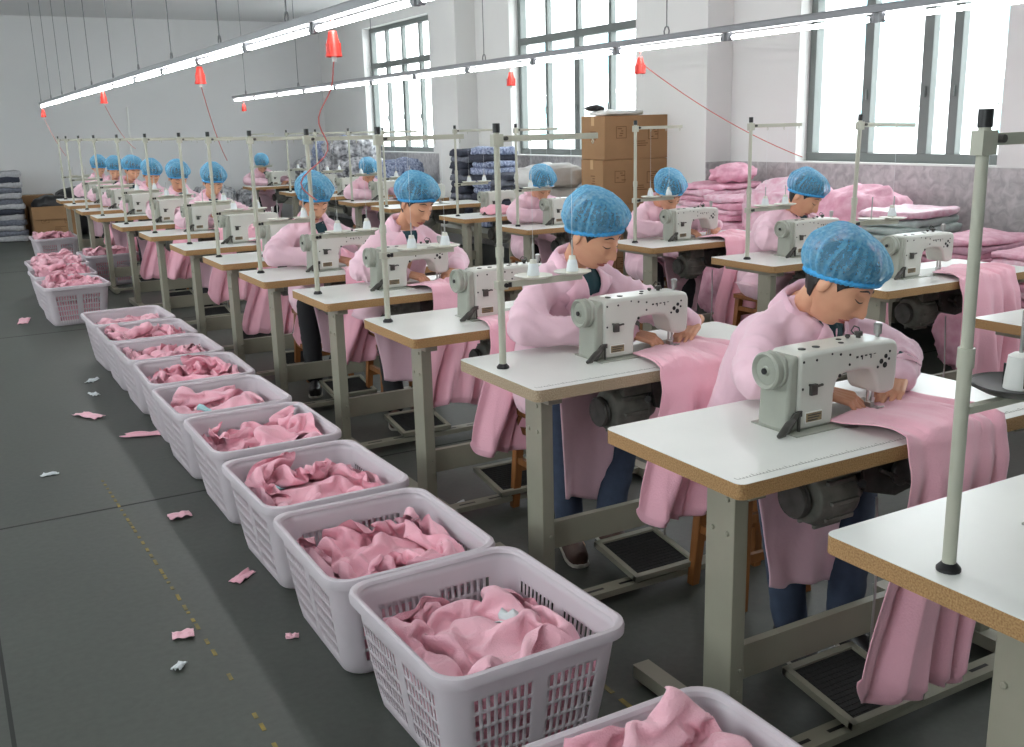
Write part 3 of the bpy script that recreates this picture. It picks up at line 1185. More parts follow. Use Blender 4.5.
    # ---- coat tails over the knees
    for tail in (tails or ((.40, .45, .80, .70),)):
        x00, x01, x10, x11 = tail
        tl = MB()
        NS, NT = 34, 40
        pts = []
        for j in range(NT):
            q = j / (NT - 1)
            for i in range(NS):
                s_ = i / (NS - 1)
                w = noise.noise(Vector((s_ * 2.4, q * 1.6, 0)) + off)
                k = smoothstep(.1, 1, q)
                x = lerp(lerp(x00, x01, k), lerp(x10, x11, k), s_)
                dk = (x - RK.x) / .15
                thigh = math.sqrt(max(0, 1 - dk * dk))
                zt = .572 + .078 * thigh
                q1 = smoothstep(0, .28, q)
                y = lerp(.66, .37, q1) - .014 * thigh
                if q > .24:
                    qq = (q - .24) / .76
                    y -= .016 * math.sin(2 * PI * (1.3 * s_ + .5 * w + .2)) * qq + .02 * qq * s_
                    z = lerp(zt, zb + .03 * (1 - s_) * (1 - s_) + .012 * w, qq ** 1.1)
                else:
                    z = zt + .01 * (1 - q1)
                pts.append((x, y, z))
        fs_ = [(j * NS + i, j * NS + i + 1, (j + 1) * NS + i + 1, (j + 1) * NS + i) for j in range(NT - 1) for i in range(NS - 1)]
        tl.add(pts, fs_)
        o = tl.build('coat_tail', [M['coat']], coat, sharp=180)
        so = o.modifiers.new('thick', 'SOLIDIFY')
        so.thickness = .004
    # ---- trousers and shoes
    tr = MB()
    for h_, k_, a_ in ((RH, RK, RA), (LH, LK, LA)):
        tr.capsule(h_, k_, .088, .07, 18)
        tr.capsule(k_, k_.lerp(a_, .5), .072, .062, 18)
        tr.capsule(k_.lerp(a_, .5), a_ + Vector((0, 0, .0)), .062, .054, 18)
    tr.capsule(RH, LH, .1, .1, 18)
    vs, fs, ns = union(tr, .012, 5)
    out = [tuple(Vector(p) + Vector(n) * (.006 * (abs(noise.noise(Vector((p[0] * 9, p[1] * 9, p[2] * 22)) + off)) - .2))) for p, n in zip(vs, ns)]
    tb = MB()
    tb.add(out, fs)
    tb.build('trousers', [M[trousers]], t, sharp=180)
    for a_, pt in ((RA, 0), (LA, .12)):
        s = MB()
        prof = [(-.055, .028), (-.045, .036), (.0, .038), (.05, .040), (.10, .042), (.14, .038), (.165, .028), (.175, .012)]
        rings = []
        for yy, w_ in prof:
            hgt = lerp(.062, .036, smoothstep(.02, .16, yy))
            rings.append([(w_ * math.cos(a) if True else 0, -yy, -.06 + max(0, hgt * math.sin(a)) + (.0 if math.sin(a) < 0 else .014)) for a in [2 * PI * k / 16 for k in range(16)]])
        s.loft(rings, 0)
        s2 = MB()
        s2.loft([[(w_ * 1.06 * math.cos(a), -yy * 1.02, -.072 + (.014 if math.sin(a) > 0 else 0) * abs(math.sin(a)) ** .3) for a in [2 * PI * k / 16 for k in range(16)]] for yy, w_ in prof], 0)
        m = Matrix.Translation(a_ + Vector((0, .0, -.026))) @ Matrix.Rotation(-.35 if pt == 0 else -.1, 4, 'Z') @ Matrix.Rotation(pt, 4, 'X')
        sh_ = s.xform(m).build('shoe', [M[shoe]], t, sharp=60)
        s2.xform(m).build('sole', [M['sole']], sh_, sharp=50)
    # ---- hair, brows, lashes
    hr = MB()
    nu, nv = 64, 22
    pts = []
    for j in range(nv + 1):
        for i in range(nu):
            az = 2 * PI * i / nu
            az_ = min(az, 2 * PI - az)
            lim = lerp(.060, .020, smoothstep(.55, 1.15, az_)) - .024 * gs(az_, 1.30, .09)
            lim = lerp(lim, -.088, smoothstep(1.62, 2.3, az_))
            e1 = math.asin(max(-.95, lim / .117))
            el = lerp(PI / 2 - .001, e1, (j / nv) ** .9)
            x, y, z = face_point(az, el)
            g = 1.05 + .075 * smoothstep(.0, .075, z)
            pts.append((x * g, y * g + .003, z * g + .002 * math.sin(az * 17)))
    fs_ = [(j * nu + i, j * nu + (i + 1) % nu, (j + 1) * nu + (i + 1) % nu, (j + 1) * nu + i) for j in range(nv) for i in range(nu)]
    hr.add([hm @ Vector(p) for p in pts], fs_)
    ho = hr.build('hair', [M['hair']], t, sharp=180)
    so = ho.modifiers.new('thick', 'SOLIDIFY')
    so.thickness = .006

    def on_face(x, z):
        el = math.asin(max(-1, min(1, z / .117)))
        az = math.asin(max(-1, min(1, x / (.073 * math.cos(el)))))
        for _ in range(6):
            p = face_point(az, el)
            az += (x - p[0]) * 9
            el += (z - p[2]) * 6
        return face_point(az, el)
    for s in (-1, 1):
        br, la = MB(), MB()
        p1 = [on_face(s * (.013 + .033 * k / 7), .034 + .006 * math.sin(PI * (k / 7) ** .8) - .004 * (k / 7)) for k in range(8)]
        br.tube([hm @ Vector((x, y - .0005, z)) for x, y, z in p1], [.0016 + .0014 * math.sin(PI * k / 7) for k in range(8)], 6)
        p2 = [on_face(s * (.017 + .029 * k / 7), .0035 - .0045 * math.sin(PI * k / 7) + .002 * k / 7) for k in range(8)]
        la.tube([hm @ Vector((x, y - .0006, z)) for x, y, z in p2], [.0010 + .0011 * math.sin(PI * k / 7) for k in range(8)], 6)
        br.build('eyebrow', [M['hair']], t)
        la.build('eyelashes', [M['hair']], t)
    # ---- bouffant net with its gathered band
    nt = MB()
    NA, NV = 132, 26
    pts = []
    rim = []
    for j in range(NV + 1):
        v = j / NV
        for i in range(NA):
            a = 2 * PI * i / NA
            ca, sa = math.cos(a), math.sin(a)       # a = 0 at the forehead (-Y)
            fr = (ca + 1) / 2
            z0 = lerp(-.012, .064, fr) - .010 * abs(sa)
            rx, ry = .082, .099
            base = Vector((rx * sa, -ry * ca + .004, z0))
            th = v * PI / 2
            bul = 1 + .40 * math.sin(min(1, v * 2.6) * PI / 2)
            rad = math.cos(th) ** .70 if v < 1 else 0
            lump = noise.noise(Vector((ca * 2.2, sa * 2.2, v * 2)) + off)
            pl = .0034 * math.sin(26 * a + 5 * lump + seed) * (1 - v) ** .8 * (1 + lump) + .004 * math.sin(7 * a + 4 * lump + seed) * (1 - v)
            top = .158 + .006 * noise.noise(off * 3)
            x = (rx * bul * rad + pl + .009 * lump * (1 - v * .5)) * sa
            y = -(ry * (bul * (1.0 if ca < 0 else .93)) * rad + pl + .009 * lump) * ca + .006 + .020 * math.sin(th)
            z = lerp(z0, top, math.sin(th) ** 1.0) - .010 * math.sin(min(1, v * 3) * PI) * (1 - fr)
            p = Vector((x, y, z)) if j else base
            pts.append(hm @ p)
            if j == 0:
                rim.append(p)
    fs_ = [(j * NA + i, j * NA + (i + 1) % NA, (j + 1) * NA + (i + 1) % NA, (j + 1) * NA + i) for j in range(NV) for i in range(NA)]
    nt.add(pts, fs_)
    net = nt.build('hair_net', [M['net']], t, sharp=180)
    bd = MB()
    rp = [hm @ (p * (1 + .012 * math.sin(i * 1.9)) + Vector((0, 0, .002 * math.sin(i * 2.3)))) for i, p in enumerate(rim)]
    rings = []
    n = len(rp)
    cen = sum(rp, Vector()) / n
    up = (hm.to_3x3() @ Vector((0, 0, 1)))
    for k in range(8):
        a = 2 * PI * k / 8
        rings.append([p + (p - cen).normalized() * .006 * math.cos(a) + up * .0085 * math.sin(a) for p in rp])
    rings.append(rings[0])
    bd.loft(rings, 0, cap=False)
    bd.build('elastic_band', [M['net_band']], net, sharp=180)
    return t
# ------------------------------------------------------------------ camera
def set_camera():
    f, yaw, pitch, roll = 1014.3, -.5086, .2407, -.0267
    B = np.array([[1, 0, 0], [0, 0, -1], [0, 1, 0]], float)
    cy, sy = math.cos(yaw), math.sin(yaw)
    cp, sp = math.cos(pitch), math.sin(pitch)
    cr, sr = math.cos(roll), math.sin(roll)
    Rm = np.array([[cr, -sr, 0], [sr, cr, 0], [0, 0, 1]]) @ np.array([[1, 0, 0], [0, cp, -sp], [0, sp, cp]]) @ np.array([[cy, 0, sy], [0, 1, 0], [-sy, 0, cy]]) @ B
    m = Matrix(((Rm[0][0], -Rm[1][0], -Rm[2][0], 0), (Rm[0][1], -Rm[1][1], -Rm[2][1], 0), (Rm[0][2], -Rm[1][2], -Rm[2][2], 1.6), (0, 0, 0, 1)))
    cam = bpy.data.cameras.new('camera')
    cam.sensor_width = 36
    cam.lens = f / 1024 * 36
    cam.clip_start = .05
    cam.clip_end = 200
    o = bpy.data.objects.new('camera', cam)
    COL.objects.link(o)
    o.matrix_world = m
    SC.camera = o


set_camera()

# ------------------------------------------------------------------ room
XL, XR, YF, YB, ZC = -2.6, 6.6, -3.2, 18.8, 3.5


def floor_mat():
    m, nt, b = new_mat('dark_grey_green_concrete')
    tc = nt.nodes.new('ShaderNodeTexCoord')
    n1 = nt.nodes.new('ShaderNodeTexNoise'); n1.inputs['Scale'].default_value = 1.1; n1.inputs['Detail'].default_value = 8
    n2 = nt.nodes.new('ShaderNodeTexNoise'); n2.inputs['Scale'].default_value = 38; n2.inputs['Detail'].default_value = 6
    for n in (n1, n2):
        nt.links.new(tc.outputs['Object'], n.inputs['Vector'])
    mx = nt.nodes.new('ShaderNodeMath'); mx.operation = 'MULTIPLY_ADD'; mx.inputs[1].default_value = .45
    nt.links.new(n2.outputs['Fac'], mx.inputs[0]); nt.links.new(n1.outputs['Fac'], mx.inputs[2])
    r = nt.nodes.new('ShaderNodeValToRGB')
    r.color_ramp.elements[0].position = .45; r.color_ramp.elements[1].position = .95
    r.color_ramp.elements[0].color = srgb(56, 60, 55); r.color_ramp.elements[1].color = srgb(78, 82, 76)
    nt.links.new(mx.outputs[0], r.inputs[0]); nt.links.new(r.outputs[0], b.inputs['Base Color'])
    rr = nt.nodes.new('ShaderNodeMapRange'); rr.inputs[3].default_value = .36; rr.inputs[4].default_value = .62
    nt.links.new(n1.outputs['Fac'], rr.inputs[0]); nt.links.new(rr.outputs[0], b.inputs['Roughness'])
    bp = nt.nodes.new('ShaderNodeBump'); bp.inputs['Strength'].default_value = .12; bp.inputs['Distance'].default_value = .004
    nt.links.new(n2.outputs['Fac'], bp.inputs['Height']); nt.links.new(bp.outputs[0], b.inputs['Normal'])
    return m


def tile_mat():
    m, nt, b = new_mat('grey_marble_wall_tile')
    tc = nt.nodes.new('ShaderNodeTexCoord')
    n1 = nt.nodes.new('ShaderNodeTexNoise'); n1.inputs['Scale'].default_value = 14; n1.inputs['Detail'].default_value = 9; n1.inputs['Distortion'].default_value = .8
    mp = nt.nodes.new('ShaderNodeMapping'); mp.inputs['Scale'].default_value = (1, 1, 1)
    nt.links.new(tc.outputs['Object'], mp.inputs[0]); nt.links.new(mp.outputs[0], n1.inputs['Vector'])
    r = nt.nodes.new('ShaderNodeValToRGB')
    r.color_ramp.elements[0].position = .35; r.color_ramp.elements[1].position = .68
    r.color_ramp.elements[0].color = srgb(158, 155, 156); r.color_ramp.elements[1].color = srgb(194, 191, 191)
    nt.links.new(n1.outputs['Fac'], r.inputs[0]); nt.links.new(r.outputs[0], b.inputs['Base Color'])
    b.inputs['Roughness'].default_value = .35
    return m


M['floor'] = floor_mat()
M['tile'] = tile_mat()
M['ceiling'] = mat('white_ceiling_paint', (232, 232, 232), .9, var=.03, vscale=.8)
M['yellow_paint'] = mat('worn_yellow_paint', (150, 128, 48), .6, var=.6, vscale=24, col2=(84, 82, 60), detail=6)
M['joint'] = mat('dark_floor_joint', (44, 46, 44), .8)

struct('floor', MB().box(XL - .3, YF - .3, -.12, XR + .3, YB + .3, 0), [M['floor']])
struct('ceiling', MB().box(XL - .3, YF - .3, ZC, XR + .3, YB + .3, ZC + .15), [M['ceiling']])
struct('wall_back', MB().box(XL - .3, YB, 0, XR + .3, YB + .2, ZC), [M['plaster_back']])
struct('wall_front', MB().box(XL - .3, YF - .2, 0, XR + .3, YF, ZC), [M['plaster']])

SILL, HEAD = 1.225, 3.2
WINS = [(4.70, 6.66), (9.0, 11.68), (14.05, 16.65), (.1, 2.5)]


def wall_with_openings(name, x0, x1, opens, m):
    mb = MB()
    y = YF - .2
    for a, b in sorted(opens):
        mb.box(x0, y, 0, x1, a, ZC)
        mb.box(x0, a, 0, x1, b, SILL)
        mb.box(x0, a, HEAD, x1, b, ZC)
        y = b
    mb.box(x0, y, 0, x1, YB + .2, ZC)
    return struct(name, mb, [m])


wall_with_openings('wall_right', XR, XR + .26, WINS, M['plaster'])
LWINS = [(-1.5, 1.2), (3.2, 5.9), (7.8, 10.5), (12.4, 15.1)]  # left openings are out of view, put in for fill daylight
wall_with_openings('wall_left', XL - .26, XL, LWINS, M['plaster'])

# piers between the windows and the tiled dado on the window wall
PIERS = [(7.5, 8.15), (12.6, 13.25), (3.3, 3.9)]
for i, (a, b) in enumerate(PIERS[:2]):
    struct('pillar_%d' % (i + 1), MB().box(6.3, a, 0, XR, b, ZC), [M['plaster']])
mb = MB()
segs = [(YF, 7.5), (8.15, 12.6), (13.25, YB)]
for a, b in segs:
    mb.box(XR - .014, a, 0, XR, b, SILL - .012)
mb.box(6.3, 7.488, 0, XR - .014, 7.5, SILL - .012)
mb.box(6.3, 12.588, 0, XR - .014, 12.6, SILL - .012)
struct('trim_1', mb, [M['tile']])


def make_window(n, x, a, b, splits, side=1):
    """aluminium frame with fixed lights over sliding ones; x is the frame's centre plane"""
    mb = MB()
    d, w = .045, .07
    mb.box(x - d, a, SILL, x + d, b, SILL + w)
    mb.box(x - d, a, HEAD - w, x + d, b, HEAD)
    mb.box(x - d, a, SILL + w, x + d, a + w, HEAD - w)
    mb.box(x - d, b - w, SILL + w, x + d, b, HEAD - w)
    tz = 2.56
    mb.box(x - d, a + w, tz, x + d, b - w, tz + .085)
    for y, ww in splits:
        mb.box(x - d * .8, y - ww / 2, SILL + w, x + d * .8, y + ww / 2, tz)
        mb.box(x - d * .7, y - .027, tz + .085, x + d * .7, y + .027, HEAD - w)
        mb.box(x - d * 1.3, y - .014, 1.72, x - d * .8, y + .014, 1.80)
    o = tag(mb.build('window_%d' % n, [M['alu']], None, False, .004), kind='structure')
    p = MB().box(x - .004, a + w, SILL + w, x + .004, b - w, HEAD - w)
    p.build('pane', [M['glass']], o, smooth=False)
    return o


make_window(1, XR + .17, *WINS[2], [(lerp(*WINS[2], .25), .05), (lerp(*WINS[2], .5), .09), (lerp(*WINS[2], .75), .05)])
make_window(2, XR + .17, *WINS[1], [(lerp(*WINS[1], .25), .06), (lerp(*WINS[1], .5), .11), (lerp(*WINS[1], .75), .06)])
make_window(3, XR + .17, *WINS[0], [(6.03, .09), (5.46, .09), (5.20, .08)])
make_window(4, XR + .17, *WINS[3], [(.7, .06), (1.3, .1), (1.9, .06)])  # out-of-view nearer window, added to let more daylight in
for i, (a, b) in enumerate(LWINS):
    make_window(5 + i, XL - .17, a, b, [(lerp(a, b, .25), .06), (lerp(a, b, .5), .1), (lerp(a, b, .75), .06)])

# yard and the building across it
struct('ground', MB().box(XR + .3, -40, -.6, 80, 70, -.5), [mat('pale_yard', (200, 200, 198), .9)])  # unseen yard plane, added to bounce daylight
nb = thing('neighbouring_building', 'pale building with rows of windows, outside across the yard', 'building', (27, 20, -.5))
MB().box(0, -26, 0, 6, 26, 7.2).build('facade', [mat('white_facade', (236, 240, 240), .8)], nb, smooth=False)
M['outer_glass'] = mat('blue_green_outer_glass', (150, 196, 206), .2)
for k in range(10):
    for zz in (1.3, 4.2):
        y = -23.5 + k * 5.1
        w_ = MB()
        w_.box(-.06, y, zz, .0, y + 2.4, zz + 1.7)
        pf = w_.build('window', [M['outer_glass']], nb, smooth=False)
        g = MB()
        for q in (0, .8, 1.6, 2.34):
            g.box(-.09, y + q, zz, -.06, y + q + .06, zz + 1.7)
        g.box(-.09, y, zz + 1.0, -.06, y + 2.4, zz + 1.06)
        g.build('sash', [M['white_plastic']], pf, smooth=False)

# floor markings
mb = MB()
r2 = random.Random(3)
y = 1.6
while y < 5.0:
    l = r2.uniform(.015, .055)
    x = .6246 - .0297 * y + .04
    if r2.random() < .85:
        mb.box(x - .006, y, 0, x + .006, y + l, .0012)
    y += l + r2.uniform(.012, .05)
y = 1.9
while y < 2.6:
    l = r2.uniform(.03, .07)
    mb.box(1.50, y, 0, 1.516, y + l, .0012)
    y += l + r2.uniform(.02, .06)
struct('floor_marking', mb, [M['yellow_paint']])
mb = MB()
for y in (4.55, 9.2, 13.8):
    mb.box(XL, y, 0, XR, y + .012, .0008)
mb.box(-.02, YF, 0, -.008, YB, .0008)
struct('floor_joint_line', mb, [M['joint']])

# ------------------------------------------------------------------ lamp rows
ORD = ['first', 'second', 'third', 'fourth', 'fifth', 'sixth', 'seventh', 'eighth', 'ninth', 'tenth', 'eleventh', 'twelfth', 'thirteenth', 'fourteenth', 'fifteenth', 'sixteenth']
M['tube'] = emit_mat('lit_fluorescent_tube', (1, 1, 1, 1), 26)


def lamp_row(x, z, y0, pitch, n, hangs, who):
    yend = y0 + pitch * n
    rl = thing('light_rail', 'long grey light rail hanging over the %s' % who, 'light rail', (x, 0, z))
    mb = MB()
    mb.prism([(-.03, .03), (.03, .03), (.03, .062), (.022, .07), (-.022, .07), (-.03, .062)], y0 - .02, yend + .02, 'xz')
    mb.build('channel', [M['rail']], rl, bevel=.003)
    for y in hangs:
        mb = MB()
        mb.tube([(0, y, .115), (0, y, ZC - z)], .0038, 6)
        mb.tube([(0, y - .022, .068), (0, y - .026, .09), (0, y - .015, .112), (0, y, .119), (0, y + .015, .112), (0, y + .026, .09), (0, y + .022, .068)], .005, 6)
        mb.build('hanger', [M['wire']], rl)
    first = None
    for k in range(n):
        lab = 'lit white fluorescent tube over the %s, %s from the back wall' % (who, ORD[n - 1 - k])
        loc = (x, y0 + pitch * (k + .5), z)
        if first is None:
            t = first = thing('hanging_fluorescent_tube', lab, 'lamp', loc, 0, 'fluorescent tubes over the %s' % who)
            h = pitch / 2
            MB().cyl((0, -h + .045, .002), (0, h - .045, .002), .012, n=14).build('tube', [M['tube']], t)
            for s in (-1, 1):
                mb = MB()
                mb.cyl((0, s * (h - .05), .002), (0, s * (h - .028), .002), .0155, n=12)
                mb.box(-.014, min(s * (h - .03), s * (h - .012)), -.016, .014, max(s * (h - .03), s * (h - .012)), .032)
                mb.build('holder', [M['rail']], t, bevel=.002)
        else:
            dup(first, loc, lab)
    return rl


lamp_row(1.6, 2.035, 1.22, 1.13, 14, [2.35, 3.68, 5.0, 6.3, 7.66, 8.95, 10.25, 11.65, 13.0, 14.3, 15.6, 17.0], 'basket-side row')
lamp_row(4.2, 2.06, 1.48, 1.115, 13, [2.9, 5.4, 7.87, 10.35, 12.85, 15.3], 'window-side row')


def red_socket(x, y, z, cord, label, tail=True):
    t = thing('hanging_socket', label, 'socket', (x, y, z - .055), 0)
    mb = MB()
    mb.lathe([(0, .085), (.018, .085), (.024, .078), (.031, .04), (.036, .03), (.040, -.02), (.048, -.05), (.043, -.053), (.034, -.03), (0, -.03)], (0, 0, 0), (0, 0, 1), 18)
    for k in range(4):
        a = 2 * PI * (k + .5) / 4
        mb.box(.037 * math.cos(a) - .007, .037 * math.sin(a) - .007, -.05, .037 * math.cos(a) + .007, .037 * math.sin(a) + .007, .02)
    mb.xform(Matrix.Scale(.78, 4))
    mb.build('socket_shell', [M['red_plastic']], t)
    MB().cyl((0, 0, -.06), (0, 0, -.02), .011, n=12).build('plug', [M['white_plastic']], t)
    MB().cyl((0, 0, .085), (0, 0, .125), .004, n=8).build('suspension', [M['red_cord']], t)
    if cord:
        MB().tube(cord, .0032, 6).build('cord', [M['red_cord']], t)


def sag(p, q, s, n=12):
    p, q = Vector(p), Vector(q)
    return [p.lerp(q, k / n) - Vector((0, 0, s * 4 * (k / n) * (1 - k / n))) for k in range(n + 1)]


red_socket(1.6, 4.38, 2.0, [(.035 * math.sin(q * .62) * q / 10, .022 * q, -.05 - .030 * q) for q in range(22)], 'red hanging socket with a wavy cord, closest to the camera under the basket-side lamps')
red_socket(1.6, 6.87, 2.0, sag((0, 0, -.05), (.35, .9, -.55), .05), 'second red hanging socket under the basket-side lamps')
red_socket(1.6, 10.97, 2.0, sag((0, 0, -.05), (.45, 1.2, -.5), .06), 'third red hanging socket under the basket-side lamps')
red_socket(1.6, 16.9, 1.98, sag((0, 0, -.05), (.2, -.3, -.6), .04), 'red hanging socket at the back end of the basket-side lamps')
red_socket(4.2, 5.68, 2.0, sag((.02, 0, .02), (1.15, -.35, -.62), .05), 'red hanging socket with a long cord running down towards the pink bundles')
red_socket(4.2, 7.42, 2.0, None, 'red hanging socket in front of the middle window, with a white plug')
red_socket(4.2, 15.47, 1.99, None, 'small red hanging socket at the back end of the window-side lamps')
cd = MB().cyl((2.9, 17.6, 0), (2.9, 17.6, 2.03), .016, n=8).build('conduit_pole', [M['white_plastic']])
tag(cd, 'thin white upright conduit pole near the back wall', 'pole')

# ------------------------------------------------------------------ the two rows of tables
XA = [1.477, 1.525, 1.575, 1.585, 1.585, 1.545, 1.545, 1.525, 1.51, 1.46, 1.43, 1.42, 1.42, 1.45]
YA = [.82, 1.67, 2.67, 3.64, 4.67, 5.59, 6.53, 7.52, 8.74, 9.87, 11.15, 12.27, 13.45, 14.6]
BT = [(3.65, 2.1), (3.9, 3.3), (4.09, 4.26), (4.1, 5.4), (4.08, 7.0), (4.15, 8.25), (4.12, 9.9), (4.15, 11.0), (4.2, 12.3), (4.2, 13.5), (4.2, 15.4)]
SPOTS = [('A', i, x, y) for i, (x, y) in enumerate(zip(XA, YA))] + [('B', i, x, y) for i, (x, y) in enumerate(BT)]
NXA = {2: .755}


def place(row, i):
    return 'the %s %s table' % (pos(row, i), {'A': 'basket-side', 'B': 'window-side'}[row])


def pos(row, i):
    n = {'A': 13, 'B': 10}[row]
    if i == 0:
        return 'frontmost'
    if i == n:
        return 'rearmost'
    return ORD[i]


ROWN = {'A': 'basket-side row', 'B': 'window-side row'}
tables = {}
tbl = make_table('wood_edge', True)
tbl2 = make_table('wood_edge_pale', True)
tbl3 = make_table('wood_edge', False)
first = {'a': tbl, 'b': tbl2, 'c': tbl3}
used = set()
mach = make_machine(True)
mach_far = make_machine(False)
stand = make_stand()
cone = make_cone()
s_used = c_used = False
m_used = set()
for row, i, x, y in SPOTS:
    kind = 'a' if (row == 'A' and i in (0, 1)) else 'b' if (row == 'A' and i == 2) else 'c'
    extra = {('A', 0): 'white sewing table cut off by the picture edge, frontmost of the basket-side row',
             ('A', 1): 'white sewing table with tan wood edge, second of the basket-side row',
             ('A', 2): 'white sewing table with pale particle board edge, third of the basket-side row'}.get((row, i), 'white sewing table on grey legs, %s of the %s' % (pos(row, i), ROWN[row]))
    g = 'sewing tables of the %s' % ROWN[row]
    rt = {('A', 3): 0}.get((row, i), 0)
    if kind not in used:
        t = first[kind]
        used.add(kind)
        t.location = (x, y, 0)
        t['label'] = extra
        t['group'] = g
    else:
        t = dup(first[kind], (x, y, 0), extra, group=g)
    tables[row, i] = t
    nx = NXA.get(i, .74) if row == 'A' else .72
    ml = 'pale grey lockstitch sewing machine on %s' % place(row, i)
    mg = 'sewing machines of the %s' % ROWN[row]
    mm = mach if (row == 'A' and i < 6) or (row == 'B' and i < 4) else mach_far
    if mm not in m_used:
        mm.location = (x + nx, y + .275, TH)
        mm.scale = (.94, 1, 1)
        mm['label'], mm['group'] = ml, mg
        m_used.add(mm)
    else:
        dup(mm, (x + nx, y + .275, TH), ml, group=mg)
    if (row, i) == ('A', 1):
        continue
    sx, sy = x + .10, y + .33
    if row == 'A' and 1 < i < 8:
        sx, sy = ((1.641, 3.006), (1.648, 4.05), (1.654, 4.992), (1.639, 5.976), (1.632, 6.957), (1.654, 7.95))[i - 2]
    sl = 'thread stand with arms and spool plates on %s' % place(row, i)
    if not s_used:
        stand.location = (sx, sy, TH)
        stand['label'], stand['group'] = sl, 'thread stands'
        s_used = True
        o = stand
    else:
        o = dup(stand, (sx, sy, TH), sl, group='thread stands')
    if (row, i) == ('B', 1):
        o.rotation_euler = (0, .028, 0)
    if (row, i) == ('A', 0):
        o.location = (1.537, 1.122, TH)
    # thread cones on the plates
    for j, cx in enumerate((.13, .29)):
        if (row, i) in (('A', 0), ('B', 1), ('A', 5), ('A', 7)) and j == 0:
            continue
        if i > 9 or (row, i) == ('A', 0):
            continue
        cl_ = 'white thread cone on the %s spool plate at %s' % (('inner', 'outer')[j], place(row, i))
        loc = (o.location.x + cx, o.location.y, TH + .3065)
        if not c_used:
            cone.location = loc
            cone['label'], cone['group'] = cl_, 'thread cones'
            c_used = True
        else:
            dup(cone, loc, cl_, group='thread cones')

for ch in list(stand.children):
    if ch.name.startswith(('spool_plate', 'spindle', 'tray_arm')):
        for g in list(ch.children):
            bpy.data.objects.remove(g)
        bpy.data.objects.remove(ch)

# ------------------------------------------------------------------ people and stools
V1 = dict(head=(.81, .49, 1.11), neck=(.80, .60, 1.03), pitch=.58, yaw=.42, roll=.10, nx=.74, seed=1, hipx=.78)
V2 = dict(head=(.585, .47, 1.195), neck=(.575, .575, 1.085), pitch=.46, yaw=.36, roll=-.04, nx=.79, seed=2, hipx=.62, tails=((.36, .37, .66, .56),), zb=.21, trousers='denim', shoe='shoe_brown', wide=1.04,
          elbows=((.315, .52, .86), (.90, .47, .87)))
V3 = dict(head=(.74, .46, 1.195), neck=(.71, .575, 1.07), pitch=.42, yaw=.28, roll=.05, nx=.74, seed=3, hipx=.72, trousers='black_cloth', shoe='shoe_brown', wide=.97)
V4 = dict(head=(.50, .46, 1.18), neck=(.53, .59, 1.06), pitch=.55, yaw=.1, roll=0, nx=.70, seed=4, hipx=.60, trousers='black_cloth', elbows=((.24, .50, .86), (.83, .47, .87)))
V5 = dict(head=(.66, .47, 1.17), neck=(.66, .59, 1.05), pitch=.5, yaw=.0, roll=.04, nx=.72, seed=5, hipx=.68, trousers='black_cloth')
V6 = dict(head=(.50, .44, 1.095), neck=(.54, .60, 1.02), pitch=.66, yaw=-.05, roll=-.06, nx=.70, seed=6, hipx=.60, trousers='black_cloth', elbows=((.26, .50, .86), (.83, .47, .87)))
stool = make_stool()
st_used = False
GRP = 'workers in pink coats and blue hair nets'


def seat_at(x, y, hipx, lab):
    global st_used
    loc = (x + hipx, y + .80, 0)
    if not st_used:
        stool.location = loc
        stool['label'], stool['group'] = lab, 'wooden stools'
        st_used = True
    else:
        dup(stool, loc, lab, group='wooden stools')


def put(proto, row, i, lab, hipx, dx=0, dy=0):
    x, y = (XA[i], YA[i]) if row == 'A' else BT[i]
    x += dx
    y += dy
    if 'placed' not in KIDS.setdefault(proto.name, {}):
        proto.location = (x, y, 0)
        proto['label'], proto['group'] = lab, GRP
        KIDS[proto.name]['placed'] = 1
        o = proto
    else:
        o = dup(proto, (x, y, 0), lab, group=GRP)
    seat_at(x, y, hipx, 'brown wooden stool under the person at %s' % place(row, i))
    return o


p1, p2, p3, p4, p5, p6 = [make_worker(**v) for v in (V1, V2, V3, V4, V5, V6)]
put(p1, 'A', 1, 'person in pink coat bending low over the sewing machine on the second basket-side table', .78)
put(p2, 'A', 2, 'person in pink coat and teal shirt sewing at the third basket-side table', .62, -.05)
put(p3, 'A', 4, 'person in pink coat sewing gathered fabric at the fifth basket-side table', .72, -.035)
put(p4, 'A', 5, 'person in pink coat with face hidden by a pole at the sixth basket-side table', .60, -.025)
put(p5, 'A', 8, 'person in pink coat sewing at the ninth basket-side table', .68)
for i, dx, pr in ((9, .0, p4), (10, .0, p5), (11, .0, p3), (12, -.02, p5), (13, -.08, p5)):
    put(pr, 'A', i, 'person in pink coat sewing at %s' % place('A', i), .68, dx + (.14 if pr is p4 else -.08 if pr is p3 else 0))
put(p1, 'B', 2, 'person in pink coat bending low, in profile before the pink bundles', .78, -.10, .0)
put(p6, 'B', 3, 'person in pink coat sewing in front of the cardboard boxes', .60, -.03)
put(p6, 'B', 4, 'person in pink coat leaning over a machine before the white sacks', .60, -.10)
put(p6, 'B', 7, 'person in pink coat sewing below the rear window', .60, -.14)
put(p6, 'B', 10, 'person in pink coat at the rearmost window-side table', .60, -.2)

